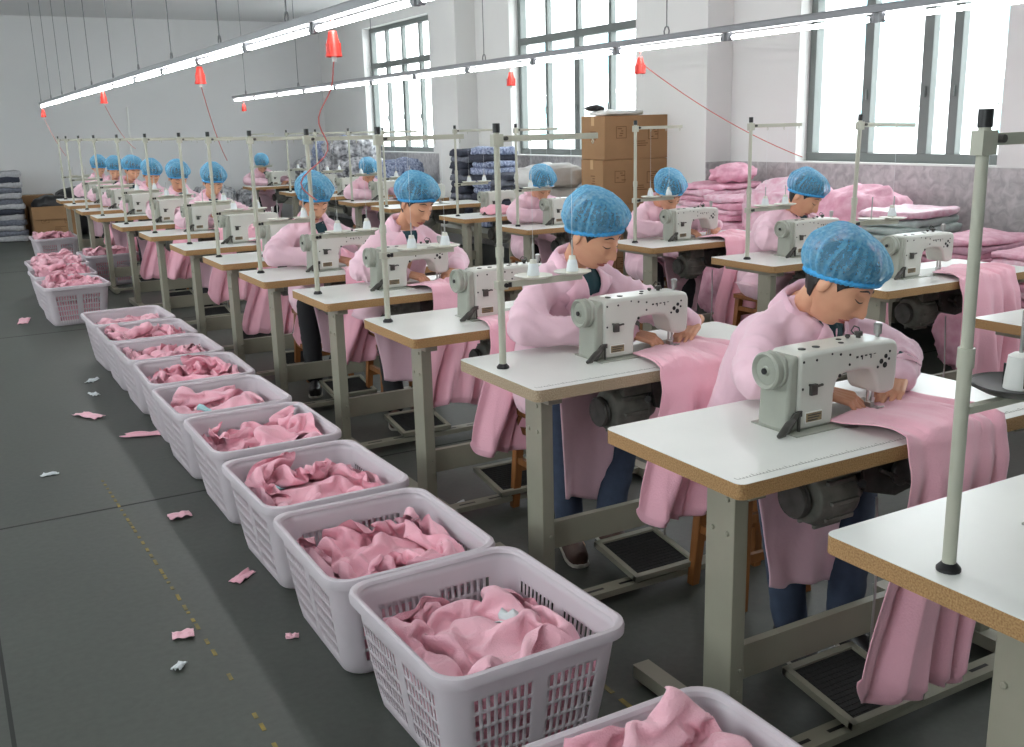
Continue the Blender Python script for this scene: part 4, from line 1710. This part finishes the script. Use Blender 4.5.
# ------------------------------------------------------------------ fabric being sewn
DR = {}
for k, kw in enumerate((dict(seed=1, xl=.54, xr=.93, bl=.34, br=.72), dict(seed=2, xl=.475, xr=.90, bl=.34, br=.68, zb=.27, nx=.76, tip=.54),
                        dict(seed=3, xl=.56, xr=.92, bl=.40, br=.80, zb=.2, bunch=.035), dict(seed=4, xl=.40, xr=.84, bl=.36, br=.82, zb=.18, tip=.5))):
    DR[k] = make_drape(**kw)
dused = set()
for k, row, i, dx in ((0, 'A', 1, 0), (1, 'A', 2, 0), (1, 'A', 3, -.14), (2, 'A', 4, 0), (1, 'A', 5, 0), (2, 'A', 6, 0), (0, 'A', 7, 0), (2, 'A', 8, 0), (1, 'A', 9, 0), (0, 'A', 10, 0), (2, 'A', 11, 0), (1, 'A', 12, 0),
                      (3, 'B', 1, .1), (3, 'B', 2, .03), (2, 'B', 3, .05), (1, 'B', 4, 0), (2, 'B', 7, 0), (0, 'B', 0, .1)):
    x, y = (XA[i], YA[i]) if row == 'A' else BT[i]
    o = DR[k]
    if k in dused:
        o = o.copy()
        COL.objects.link(o)
    dused.add(k)
    o.location = (x + dx, y, 0)
    tag(o, 'pink fabric under the needle, hanging from the front edge of %s' % place(row, i), 'fabric', 'pink fabrics being sewn')
# ------------------------------------------------------------------ baskets and their garments
def blob(w, d, h, seed, e=.45, amp=.02, freq=6, nu=40, nv=18, ridge=0, z0=0):
    """a stuffed, rounded-off block (superellipsoid) with lumps"""
    off = Vector((seed * 3.1, seed * 1.7, seed))
    sp = lambda v, p: math.copysign(abs(v) ** p, v)
    vs = []
    for j in range(nv + 1):
        el = -PI / 2 + PI * j / nv
        for i in range(nu):
            a = 2 * PI * i / nu
            p = Vector((w / 2 * sp(math.cos(el), e) * sp(math.cos(a), e), d / 2 * sp(math.cos(el), e) * sp(math.sin(a), e), h / 2 * sp(math.sin(el), e) + h / 2))
            n = Vector((p.x / w, p.y / d, (p.z - h / 2) / h)).normalized()
            k = noise.noise(p * freq + off) + .5 * noise.noise(p * freq * 2.7 + off)
            if ridge:
                k += ridge * (abs(noise.noise(Vector((p.x * 4, p.y * 4, p.z * 30)) + off)) - .3)
            q = p + n * amp * k
            q.z = max(q.z, 0) + z0
            vs.append(q)
    fs = [(j * nu + i, j * nu + (i + 1) % nu, (j + 1) * nu + (i + 1) % nu, (j + 1) * nu + i) for j in range(nv) for i in range(nu)]
    mb = MB()
    mb.add(vs, fs)
    return mb


def heap_mesh(k, s, ref):
    a = heap_sheets(k)[s].reshape(-1, 3)
    mb = MB()
    vs = [(x * .97, y * 1.13, z) for x, y, z in a]
    fs = [(j * HN + i, j * HN + i + 1, (j + 1) * HN + i + 1, (j + 1) * HN + i) for j in range(HN - 1) for i in range(HN - 1)]
    mb.add(vs, fs)
    me = mb.mesh('pink_garment', [M['garment' if (s + k) % 2 else 'garment_b']], sharp=180)
    return me


HM = {(k, s): heap_mesh(k, s, None) for k in range(3) for s in range(HSHEETS)}


def care_label(k, s, gi, gj, w, h, m, parent):
    a = heap_sheets(k)[s]
    P = a[gj:gj + h, gi:gi + w].reshape(-1, 3) * np.array([.97, 1.13, 1])
    n = np.cross(P[w - 1] - P[0], P[-w] - P[0])
    n = n / (np.linalg.norm(n) + 1e-9)
    if n[2] < 0:
        n = -n
    mb = MB()
    mb.add([tuple(p + n * .005) for p in P], [(j * w + i, j * w + i + 1, (j + 1) * w + i + 1, (j + 1) * w + i) for j in range(h - 1) for i in range(w - 1)])
    o = mb.build('care_label', [M[m]], parent, sharp=180)
    so = o.modifiers.new('t', 'SOLIDIFY')
    so.thickness = .003
    return o


basket = make_basket()
fill_me = blob(.40, .47, .20, 3, .35, .010, 9, 44, 16).mesh('pink_garment', [M['garment']], sharp=180)
b_used = False
BASK = [  # x, y, turn, heap, heap turn, mirrored, dz, where
    (1.12, 1.31, .0, 1, 1, 1, .025, 'frontmost basket in the aisle line'),
    (1.135, 2.24, .02, 1, 0, 1, -.035, 'second basket in the aisle line'),
    (1.105, 2.88, -.01, 3, 1, 1, -.03, 'third basket in the aisle line'),
    (1.11, 3.56, .02, 0, 0, 1, -.01, 'fourth basket in the aisle line'),
    (1.115, 4.28, .0, 2, 1, -1, -.015, 'fifth basket in the aisle line'),
    (1.105, 4.95, .02, 1, 1, -1, -.03, 'sixth basket in the aisle line'),
    (1.12, 5.62, -.02, 3, 0, -1, .0, 'seventh basket in the aisle line'),
    (1.115, 6.29, .01, 0, 1, -1, -.01, 'eighth basket in the aisle line'),
    (1.11, 6.95, .0, 2, 0, -1, .0, 'ninth basket in the aisle line'),
    (1.10, 7.62, .03, 1, 0, -1, -.02, 'rearmost basket in the aisle line'),
    (.97, 9.72, .05, 0, 0, 1, .05, 'front basket of the rear cluster'),
    (.98, 10.55, .02, 2, 0, -1, .06, 'middle basket of the rear cluster'),
    (1.02, 11.45, .02, 1, 1, 1, .07, 'back basket of the rear cluster'),
    (1.60, 12.0, .06, 1, 0, 1, .06, 'rear cluster basket against the table legs'),
    (1.30, 14.4, .03, 0, 1, -1, .07, 'farthest basket before the cardboard box'),
]
LABS = {(1, 1): [(18, 10, 4, 4, 'white_cloth')], (2, 1): [(20, 20, 4, 3, 'mint'), (8, 30, 4, 3, 'white_cloth')], (3, 1): [(22, 22, 3, 6, 'mint')], (4, 1): [(20, 24, 4, 4, 'white_cloth')], (5, 1): [(20, 22, 6, 5, 'mint')], (0, 1): [(16, 26, 5, 4, 'white_cloth')]}
ROWW = ['lower', 'upper']
for bi, (x, y, rz, hk, ht, mir, dz, where) in enumerate(BASK):
    lab = 'white slotted plastic basket of pink garments, %s' % where
    if not b_used:
        basket.location = (x, y, 0)
        basket.rotation_euler = (0, 0, rz)
        tag(basket, lab, 'basket', 'white plastic baskets')
        b_used = True
    else:
        dup(basket, (x, y, 0), lab, rz, 'white plastic baskets')
    f = bpy.data.objects.new('pink_garment', fill_me)
    COL.objects.link(f)
    f.location = (x, y, .006)
    f.rotation_euler = (0, 0, rz + (PI if bi % 2 else 0))
    tag(f, 'packed pink garment seen through the slots of the %s' % where.split(',')[0], 'garment', 'garments in the baskets')
    for s in range(HSHEETS):
        o = bpy.data.objects.new('pink_garment', HM[hk % 3, s])
        COL.objects.link(o)
        o.location = (x, y, dz)
        o.rotation_euler = (0, 0, rz + (PI if ht else 0))
        o.scale = (mir, 1, 1)
        if bi < 7:
            o.modifiers.new('fine', 'SUBSURF').render_levels = 1
        tag(o, 'crumpled pink garment, %s one in the %s' % (ROWW[s], where.split(',')[0]), 'garment', 'garments in the baskets')
        for gi, gj, w, h, m in LABS.get((bi, s), ()):
            care_label(hk % 3, s, gi, gj, w, h, m, o)

# ------------------------------------------------------------------ scraps on the floor
def scrap(x, y, w, d, seed, m, label, rz=0, nm='fabric_scrap', h=.012):
    off = Vector((seed, seed * 2, 0))
    n = 14
    vs, fs = [], []
    for j in range(n):
        for i in range(n):
            u, v = i / (n - 1) - .5, j / (n - 1) - .5
            k = 1 + .5 * noise.noise(Vector((u * 2, v * 2, 5)) + off)
            vs.append((u * w * k, v * d * (1 + .4 * noise.noise(Vector((u * 2, 1, 0)) + off)), .004 + h * abs(noise.noise(Vector((u * 2.2, v * 2.2, 0)) + off)) * 1.6))
    for j in range(n - 1):
        for i in range(n - 1):
            fs.append((j * n + i, j * n + i + 1, (j + 1) * n + i + 1, (j + 1) * n + i))
    mb = MB()
    mb.add(vs, fs)
    o = mb.build(nm, [M[m]], None, sharp=180)
    o.modifiers.new('t', 'SOLIDIFY').thickness = .003
    o.location = (x, y, .001)
    o.rotation_euler = (0, 0, rz)
    tag(o, label, 'scrap', 'scraps on the floor')


SCR = [(.735, 4.28, .09, .07, 'garment_b', 'pink scrap on the floor beside the fifth aisle basket'), (.80, 3.52, .10, .05, 'garment', 'pink scrap on the floor beside the fourth aisle basket'),
       (.515, 3.18, .05, .07, 'garment_b', 'small pale pink scrap lying on the yellow dashed line'), (.62, 6.22, .20, .08, 'garment_b', 'flat pale pink scrap, largest on the open aisle floor'),
       (.86, 5.62, .26, .07, 'garment', 'long pink strip lying against the seventh aisle basket'), (1.60, 3.83, .14, .12, 'garment_b', 'pink scrap behind the baskets, under the third basket-side table'),
       (.76, 7.15, .10, .06, 'white_cloth', 'white scrap by the ninth aisle basket'), (.72, 6.75, .10, .05, 'white_cloth', 'white scrap by the eighth aisle basket'),
       (.46, 2.98, .03, .05, 'white_cloth', 'tiny white scrap nearest to the yellow dashed line'), (.31, 5.2, .07, .03, 'white_cloth', 'tiny white scrap on the open floor left of the dashed line'),
       (.41, 2.36, .03, .02, 'white_cloth', 'single white chip at the front of the aisle floor'), (.56, 9.95, .30, .09, 'garment', 'long pink strip beside the rear cluster of baskets'),
       (1.46, 9.0, .16, .12, 'garment', 'crumpled pink scrap under the eighth basket-side table'), (.82, 2.98, .04, .03, 'garment_b', 'tiny pink scrap against the foot of the third aisle basket'),
       (1.78, 3.72, .12, .05, 'white_cloth', 'white scrap under the third basket-side table')]
for k, (x, y, w, d, m, lab) in enumerate(SCR):
    scrap(x, y, w, d, k + 1, m, lab, k * .7, 'fabric_scrap', .03 if 'crumpled' in lab else .012)

# ------------------------------------------------------------------ cardboard boxes
def carton(loc, w, d, h, rz, label, m='card', open_top=False, marks=True, seed=0):
    t = thing('cardboard_box', label, 'box', loc, rz, 'cardboard boxes')
    mb = MB()
    if open_top:
        th = .006
        mb.box(-w / 2, -d / 2, 0, w / 2, d / 2, th)
        mb.box(-w / 2, -d / 2, th, -w / 2 + th, d / 2, h)
        mb.box(w / 2 - th, -d / 2, th, w / 2, d / 2, h)
        mb.box(-w / 2 + th, -d / 2, th, w / 2 - th, -d / 2 + th, h)
        mb.box(-w / 2 + th, d / 2 - th, th, w / 2 - th, d / 2, h)
    else:
        mb.box(-w / 2, -d / 2, 0, w / 2, d / 2, h)
    mb.build('carton', [M[m]], t, False, .006)
    mb = MB()
    if open_top:
        mb.box(-w / 2, -d / 2 - .012, h * .62, w / 2, -d / 2 - .005, h, rot=Matrix.Rotation(-.08, 3, 'X'))
        mb.build('flap', [M[m]], t, False)
    else:
        mb.box(-w / 2 - .001, -.03, h - .0005, w / 2 + .001, .03, h + .0015)
        mb.box(-w / 2 - .0015, -.03, h - .09, -w / 2 + .0005, .03, h + .001)
        mb.build('tape', [M['tape']], t, False)
    if marks:
        mk = MB()
        r = random.Random(seed)
        y = -d / 2 - .0016
        for cx, cz, s in ((-.24 * w, .62 * h, 1), (.26 * w, .58 * h, 1)):
            # a box-mark outline with strokes inside, as on the export cartons
            for a, b_, c, e in ((-.05, .05, .05, .056), (-.05, -.056, .05, -.05), (-.056, -.056, -.05, .056), (.05, -.056, .056, .056)):
                mk.box(cx + a * s, y, cz + b_ * s, cx + c * s, y + .001, cz + e * s)
            for q in range(4):
                a = r.uniform(-.04, .02)
                zq = -.036 + q * .022
                mk.box(cx + a, y, cz + zq, cx + a + r.uniform(.02, .05), y + .001, cz + zq + .009)
        for q in range(3):
            mk.box(-.05 * w, y, .3 * h + q * .02, .12 * w + r.uniform(-.03, .05), y + .001, .3 * h + q * .02 + .008)
        x = -w / 2 - .0016
        for q in range(4):
            mk.box(x, -.07, .45 * h + q * .024, x + .001, -.02 + r.uniform(0, .09), .45 * h + q * .024 + .010)
        mk.build('printed_mark', [M['card_ink']], t, False)
    return t


bx, by, rz = 5.98, 8.35, -.12
hts = [.41, .41, .42, .41]
z = 0
for k, hh in enumerate(hts):
    carton((bx + (.012, -.01, .0, .008)[k], by, z), .70, .48, hh, rz + (.0, .02, -.015, .01)[k], 'brown cardboard box, %s of the tall stack by the white pillar' % ('lowest', 'second from below', 'third from below', 'topmost')[k], seed=k)
    z += hh + .002
mb = blob(.52, .34, .05, 4, .6, .02, 9)
tag(mb.build('plastic_sheet', [M['white_plastic']], None, sharp=180, loc=(5.9, 8.36, 1.657)), 'white plastic sheet lying on the tall cardboard stack', 'plastic sheet')
tag(blob(.22, .14, .06, 5, .8, .02, 12).build('dark_cloth', [M['dark_bag']], None, sharp=180, loc=(5.68, 8.42, 1.70)), 'small dark cloth on top of the cardboard stack', 'cloth')

carton((1.66, 18.0, 0), .68, .5, .53, .03, 'open cardboard box beside the fabric stacks at the back wall', 'card', True, True, 21)
carton((1.46, 18.52, 0), .55, .4, .68, -.02, 'cardboard box standing behind the open one at the back wall', 'card_dark', False, False, 22)
tag(blob(.62, .44, .34, 6, .75, .05, 5).build('black_bag', [M['dark_bag']], None, sharp=180, loc=(1.66, 18.0, .33)), 'black plastic bag bulging out of the open cardboard box', 'bag')
tag(blob(.7, .5, .78, 7, .7, .06, 4).build('black_bag', [M['dark_bag']], None, sharp=180, loc=(2.08, 18.45, 0)), 'larger black bag leaning at the back wall beside the boxes', 'bag')

# ------------------------------------------------------------------ stacks of folded clothes
SL = {}


def slab(w, d, h, seed, m, amp=.020):
    key = (round(w, 3), round(d, 3), round(h, 3), seed % 4, m)
    if key not in SL:
        SL[key] = blob(w, d, h * 1.22, seed % 4 + 1, .36, amp, 9, 56, 14, ridge=1.4).mesh('folded_garment', [M[m]], sharp=180)
    return SL[key]


def stack(x, y, z, n, w, d, h, mats_, what, rz=0, grp='folded garments', seed=0, nm='folded_garment'):
    r = random.Random(seed + 77)
    for k in range(n):
        m = mats_[k % len(mats_)]
        o = bpy.data.objects.new(nm, slab(w, d, h, seed + k, m))
        COL.objects.link(o)
        o.location = (x + r.uniform(-.02, .02), y + r.uniform(-.02, .02), z + k * h)
        o.rotation_euler = (0, 0, rz + r.uniform(-.06, .06) + (PI if k % 2 else 0))
        lv = 'topmost' if k == n - 1 else 'lowest' if k == 0 else '%s from the top' % ORD[n - 1 - k]
        tag(o, '%s, %s of %s' % (what[0], lv, what[1]), 'garment', grp)


stack(.94, 18.1, 0, 13, .62, .5, .083, ['pale_knit', 'grey_knit', 'pale_knit', 'grey_knit', 'pale_knit', 'dark_knit'], ('grey folded cloth bundle', 'the back wall stack beside the boxes'), 0, 'cloth bundles at the back wall', 1)
stack(.26, 18.1, 0, 12, .62, .5, .083, ['grey_knit', 'pale_knit'], ('pale folded cloth bundle', 'the outer back wall stack'), .05, 'cloth bundles at the back wall', 5)
# a long low platform under the window wall carries the finished clothes
pf = thing('storage_platform', 'low grey platform along the window wall under the garment piles', 'platform', (6.08, 0, 0))
MB().box(-.46, 3.4, .36, .46, 7.38, .42).build('deck', [M['frame_paint']], pf, False, .006)
for yy in (3.5, 5.4, 7.25):
    for xx in (-.4, .4):
        MB().box(xx - .03, yy - .03, 0, xx + .03, yy + .03, .36).build('leg', [M['frame_paint']], pf, False, .004)
PZ = .42
stack(6.12, 7.10, PZ, 13, .62, .46, .048, ['pink_pack', 'pale_pack'], ('pink folded garment', 'the stack by the pillar'), .02, 'folded garments under the windows', 2)
stack(5.98, 6.58, PZ, 11, .64, .46, .05, ['pale_pack', 'pink_pack'], ('pale pink folded garment', 'the stack second from the pillar'), -.05, 'folded garments under the windows', 3)
stack(5.92, 4.86, PZ, 6, .66, .5, .052, ['mauve_pack', 'pink_pack'], ('mauve folded garment', 'the mixed window stack'), .06, 'folded garments under the windows', 6)
stack(5.94, 4.88, PZ + .312, 4, .62, .46, .055, ['sage_pack', 'sage_pack', 'sage_pack', 'pale_pack'], ('grey mint folded garment', 'the mixed window stack'), .03, 'folded garments under the windows', 8)
stack(5.86, 4.26, PZ, 9, .64, .46, .045, ['pink_pack', 'mauve_pack', 'pink_pack'], ('pink folded garment', 'the stack after the mixed one'), -.08, 'folded garments under the windows', 9)
stack(5.80, 3.74, PZ, 8, .60, .44, .045, ['pale_pack', 'pink_pack'], ('pale pink folded garment', 'the stack furthest from the pillar'), .04, 'folded garments under the windows', 10)


def bag(x, y, z, w, d, h, rz, m, label, seed, nm='garment_bag', cat='bag', e=.7, amp=.045, grp=None):
    o = blob(w, d, h, seed, e, amp, 6, 64, 30, ridge=1.0).build(nm, [M[m]], None, sharp=180)
    o.location = (x, y, z)
    o.rotation_euler = (0, 0, rz)
    tag(o, label, cat, grp)


bag(5.95, 6.02, PZ, .78, .66, .70, .1, 'pale_pack', 'bulging pale pink garment bag behind the bending worker', 11)
bag(6.12, 5.46, PZ, .70, .66, .66, -.2, 'pink_pack', 'large pink garment bag under the big window frame', 12)
bag(5.62, 5.42, .42, .50, .60, .42, .2, 'pale_pack', 'clear plastic bag of pink garments in front of the large one', 13)
bag(6.2, 6.98, PZ + .635, .40, .36, .16, .5, 'pink_pack', 'small pink bundle on top beside the white pillar', 14)
bag(5.55, 3.95, 0, .44, .5, .55, .3, 'pink_pack', 'pink garment bag standing on the floor before the platform', 15)
bag(5.52, 6.3, 0, .36, .6, .78, -.1, 'pink_pack', 'tall pink garment bag behind the third window-side table', 16)

# dark clothes and bags further back along the window wall
pf2 = thing('storage_platform', 'low grey platform below the middle and rear windows', 'platform', (5.80, 0, 0))
MB().box(-.46, 9.5, .36, .46, 18.2, .42).build('deck', [M['frame_paint']], pf2, False, .006)
for yy in (9.6, 13.9, 18.1):
    for xx in (-.4, .4):
        MB().box(xx - .03, yy - .03, 0, xx + .03, yy + .03, .36).build('leg', [M['frame_paint']], pf2, False, .004)
stack(5.84, 11.3, PZ, 12, .50, .46, .074, ['dark_knit', 'grey_knit', 'dark_knit'], ('dark navy folded garment', 'the dark stack'), 0, 'dark folded garments', 20)
stack(5.84, 10.78, PZ, 12, .46, .46, .076, ['blue_stripe', 'dark_knit', 'blue_stripe'], ('striped folded garment', 'the striped stack'), .04, 'dark folded garments', 21)
stack(5.84, 10.25, PZ, 9, .5, .44, .07, ['dark_knit', 'grey_knit'], ('dark folded garment', 'the low dark stack'), -.04, 'dark folded garments', 22)
for k in range(5):
    bag(5.62 + (.0, .03, -.04, .02, -.02)[k], 9.12 + .03 * (k % 2), k * .235, .74, .46, .25, .12 - .1 * (k % 2), 'sack',
        'white woven sack, %s of the pile beside the cardboard boxes' % ('lowest', 'second from below', 'middle one', 'second from the top', 'topmost')[k], 30 + k, 'woven_sack', 'sack', .6, .03, 'white woven sacks')
r3 = random.Random(11)
k = 0
for y, zz, wd in ((13.4, 0, 0), (14.0, 0, 1), (14.6, 0, 0), (15.2, 0, 1), (15.8, 0, 0), (16.4, 0, 1), (17.0, 0, 0), (17.6, 0, 1), (13.7, .34, 1), (15.0, .36, 0), (15.6, .36, 1), (16.2, .36, 0), (16.9, .36, 1), (15.3, .66, 0), (15.9, .66, 1)):
    m = ('mixed_bag', 'mixed_bag', 'blue_stripe')[k % 3]
    lv = {0: 'lower', .34: 'upper', .36: 'upper', .66: 'topmost'}[zz]
    bag(5.80 + r3.uniform(-.05, .04), y, PZ + zz, .8, .66, .40, r3.uniform(-.3, .3), m, '%s bag of mixed garments below the rear window, %s from the back wall' % (lv, ORD[sorted([q for q in (13.4, 14.0, 14.6, 15.2, 15.8, 16.4, 17.0, 17.6, 13.7, 15.0, 15.6, 16.2, 16.9, 15.3, 15.9)], reverse=True).index(y)]), 40 + k, 'garment_bag', 'bag', .7, .05, 'bags of black and white garments')
    k += 1
# more goods along the back wall
for k, (x, w, h, m) in enumerate(((2.9, .7, .45, 'mixed_bag'), (3.6, .7, .6, 'grey_knit'), (4.3, .8, .7, 'mixed_bag'), (5.0, .7, .62, 'mixed_bag'))):
    bag(x, 18.3, 0, w, .6, h, .1 * k, m, 'bag of grey garments at the back wall, %s from the window corner' % ORD[3 - k], 60 + k, 'garment_bag', 'bag', .7, .05, 'garment bags at the back wall')

# ------------------------------------------------------------------ black spool dish with its cone on the frontmost stand, small things on tables
t = thing('spool_dish', 'black spool dish on an arm of the frontmost thread stand', 'spool dish', (1.537, 1.122, TH))
mb = MB()
mb.box(.012, -.009, .298, .20, .009, .312)
mb.build('dish_arm', [M['frame_paint_light']], t, False, .002)
mb = MB()
mb.lathe([(0, .316), (.06, .317), (.085, .330), (.087, .334), (.078, .328), (.055, .322), (0, .321)], (.155, .0, 0), (0, 0, 1), 30)
mb.build('dish', [M['dark_metal']], t)
mb = MB()
mb.lathe([(0, .3215), (.055, .3228), (.081, .3312), (.078, .333), (.05, .325), (0, .3235)], (.155, .0, 0), (0, 0, 1), 30)
mb.build('dish_pad', [M['black_plastic']], t)
MB().cyl((.155, 0, .32), (.155, 0, .47), .0035, n=8).build('spindle', [M['steel']], t)
t = thing('spool_holder', 'white slotted cone holder standing in the black spool dish', 'cone holder', (1.537 + .155, 1.122, TH + .323))
mb = MB()
mb.lathe([(.0, 0), (.026, 0), (.025, .02), (.021, .062), (.012, .068), (0, .068)], (0, 0, 0), (0, 0, 1), 20)
mb.build('holder_body', [M['white_plastic']], t)
mb = MB()
for a in (0, 2.1, 4.2):
    mb.box(.020, -.003, .006, .0265, .003, .046)
    mb.xform(Matrix.Rotation(2.1, 4, 'Z'))
mb.build('slot', [M['black_plastic']], t, False)
t = thing('scissors', 'black handled scissors on the frontmost window-side table', 'scissors', (3.72, 2.30, TH + .002), .5)
mb = MB()
mb.prism([(.0, -.012), (.14, -.002), (.14, .002), (0, .004)], .0, .004, 'xy')
mb.prism([(.0, -.004), (.14, -.001), (.14, .003), (0, .012)], .004, .008, 'xy')
mb.build('blade', [M['steel']], t)
for s in (-1, 1):
    mb = MB()
    mb.tube([(0, s * .004, .004), (-.03, s * .014, .006)] + [(-.055 + .024 * math.cos(a), s * (.020 + .015 * math.sin(a)), .007) for a in [2 * PI * q / 10 for q in range(11)]], .004, 6)
    mb.build('handle', [M['black_plastic']], t)
tag(blob(.34, .26, .10, 71, .75, .02, 9, 44, 16, ridge=.4).build('lilac_garment', [M['coat']], None, sharp=180, loc=(3.98, 2.36, TH)), 'lilac garment bunched on the frontmost window-side table', 'garment')
tag(blob(.30, .22, .09, 72, .7, .025, 10, 44, 16, ridge=.5).build('pink_garment', [M['garment']], None, sharp=180, loc=(4.62, 8.5, TH)), 'pink garment bunched on the sixth window-side table', 'garment')
tag(blob(.26, .24, .08, 73, .7, .025, 10, 44, 16, ridge=.5).build('pink_garment', [M['garment_b']], None, sharp=180, loc=(2.50, 3.98, TH)), 'pink garment bunched at the right end of the fourth basket-side table', 'garment')
for k, (x, y, w, d, h) in enumerate(((2.9, 3.0, .5, .4, .3), (3.0, 4.2, .6, .5, .35), (3.3, 2.0, .5, .5, .28), (3.2, 5.6, .6, .5, .34))):
    tag(blob(w, d, h, 80 + k, .75, .05, 6, 44, 20, ridge=.5).build('pink_garment', [M['garment_b' if k % 2 else 'garment']], None, sharp=180, loc=(x, y, 0)),
        'pink garment heap on the floor between the two table rows, %s from the front' % ('second', 'third', 'first', 'fourth')[k], 'garment', 'garments between the rows')

# ------------------------------------------------------------------ light
w = bpy.data.worlds.new('overcast_sky')
SC.world = w
w.use_nodes = True
bg = w.node_tree.nodes['Background']
bg.inputs[0].default_value = (.97, .985, 1, 1)
bg.inputs[1].default_value = 6
for n, (x, a, b, sgn) in enumerate([(XR + .05, *WINS[0], -1), (XR + .05, *WINS[1], -1), (XR + .05, *WINS[2], -1), (XR + .05, *WINS[3], -1)] + [(XL - .05, a, b, 1) for a, b in LWINS]):
    l = bpy.data.lights.new('window_portal', 'AREA')
    l.shape = 'RECTANGLE'
    l.size = b - a
    l.size_y = HEAD - SILL
    l.cycles.is_portal = True
    o = bpy.data.objects.new('window_portal', l)
    COL.objects.link(o)
    o.matrix_world = Matrix.Translation((x, (a + b) / 2, (HEAD + SILL) / 2)) @ (Matrix.Rotation(-sgn * PI / 2, 4, 'Y') @ Matrix.Rotation(PI / 2, 4, 'Z'))

v = SC.view_settings
v.view_transform = 'Standard'
v.look = 'None'
v.gamma = 1
v.use_curve_mapping = False
v.exposure = 0.44
SC.cycles.max_bounces = 8
SC.cycles.diffuse_bounces = 4
SC.cycles.transparent_max_bounces = 12
SC.cycles.sample_clamp_indirect = 6
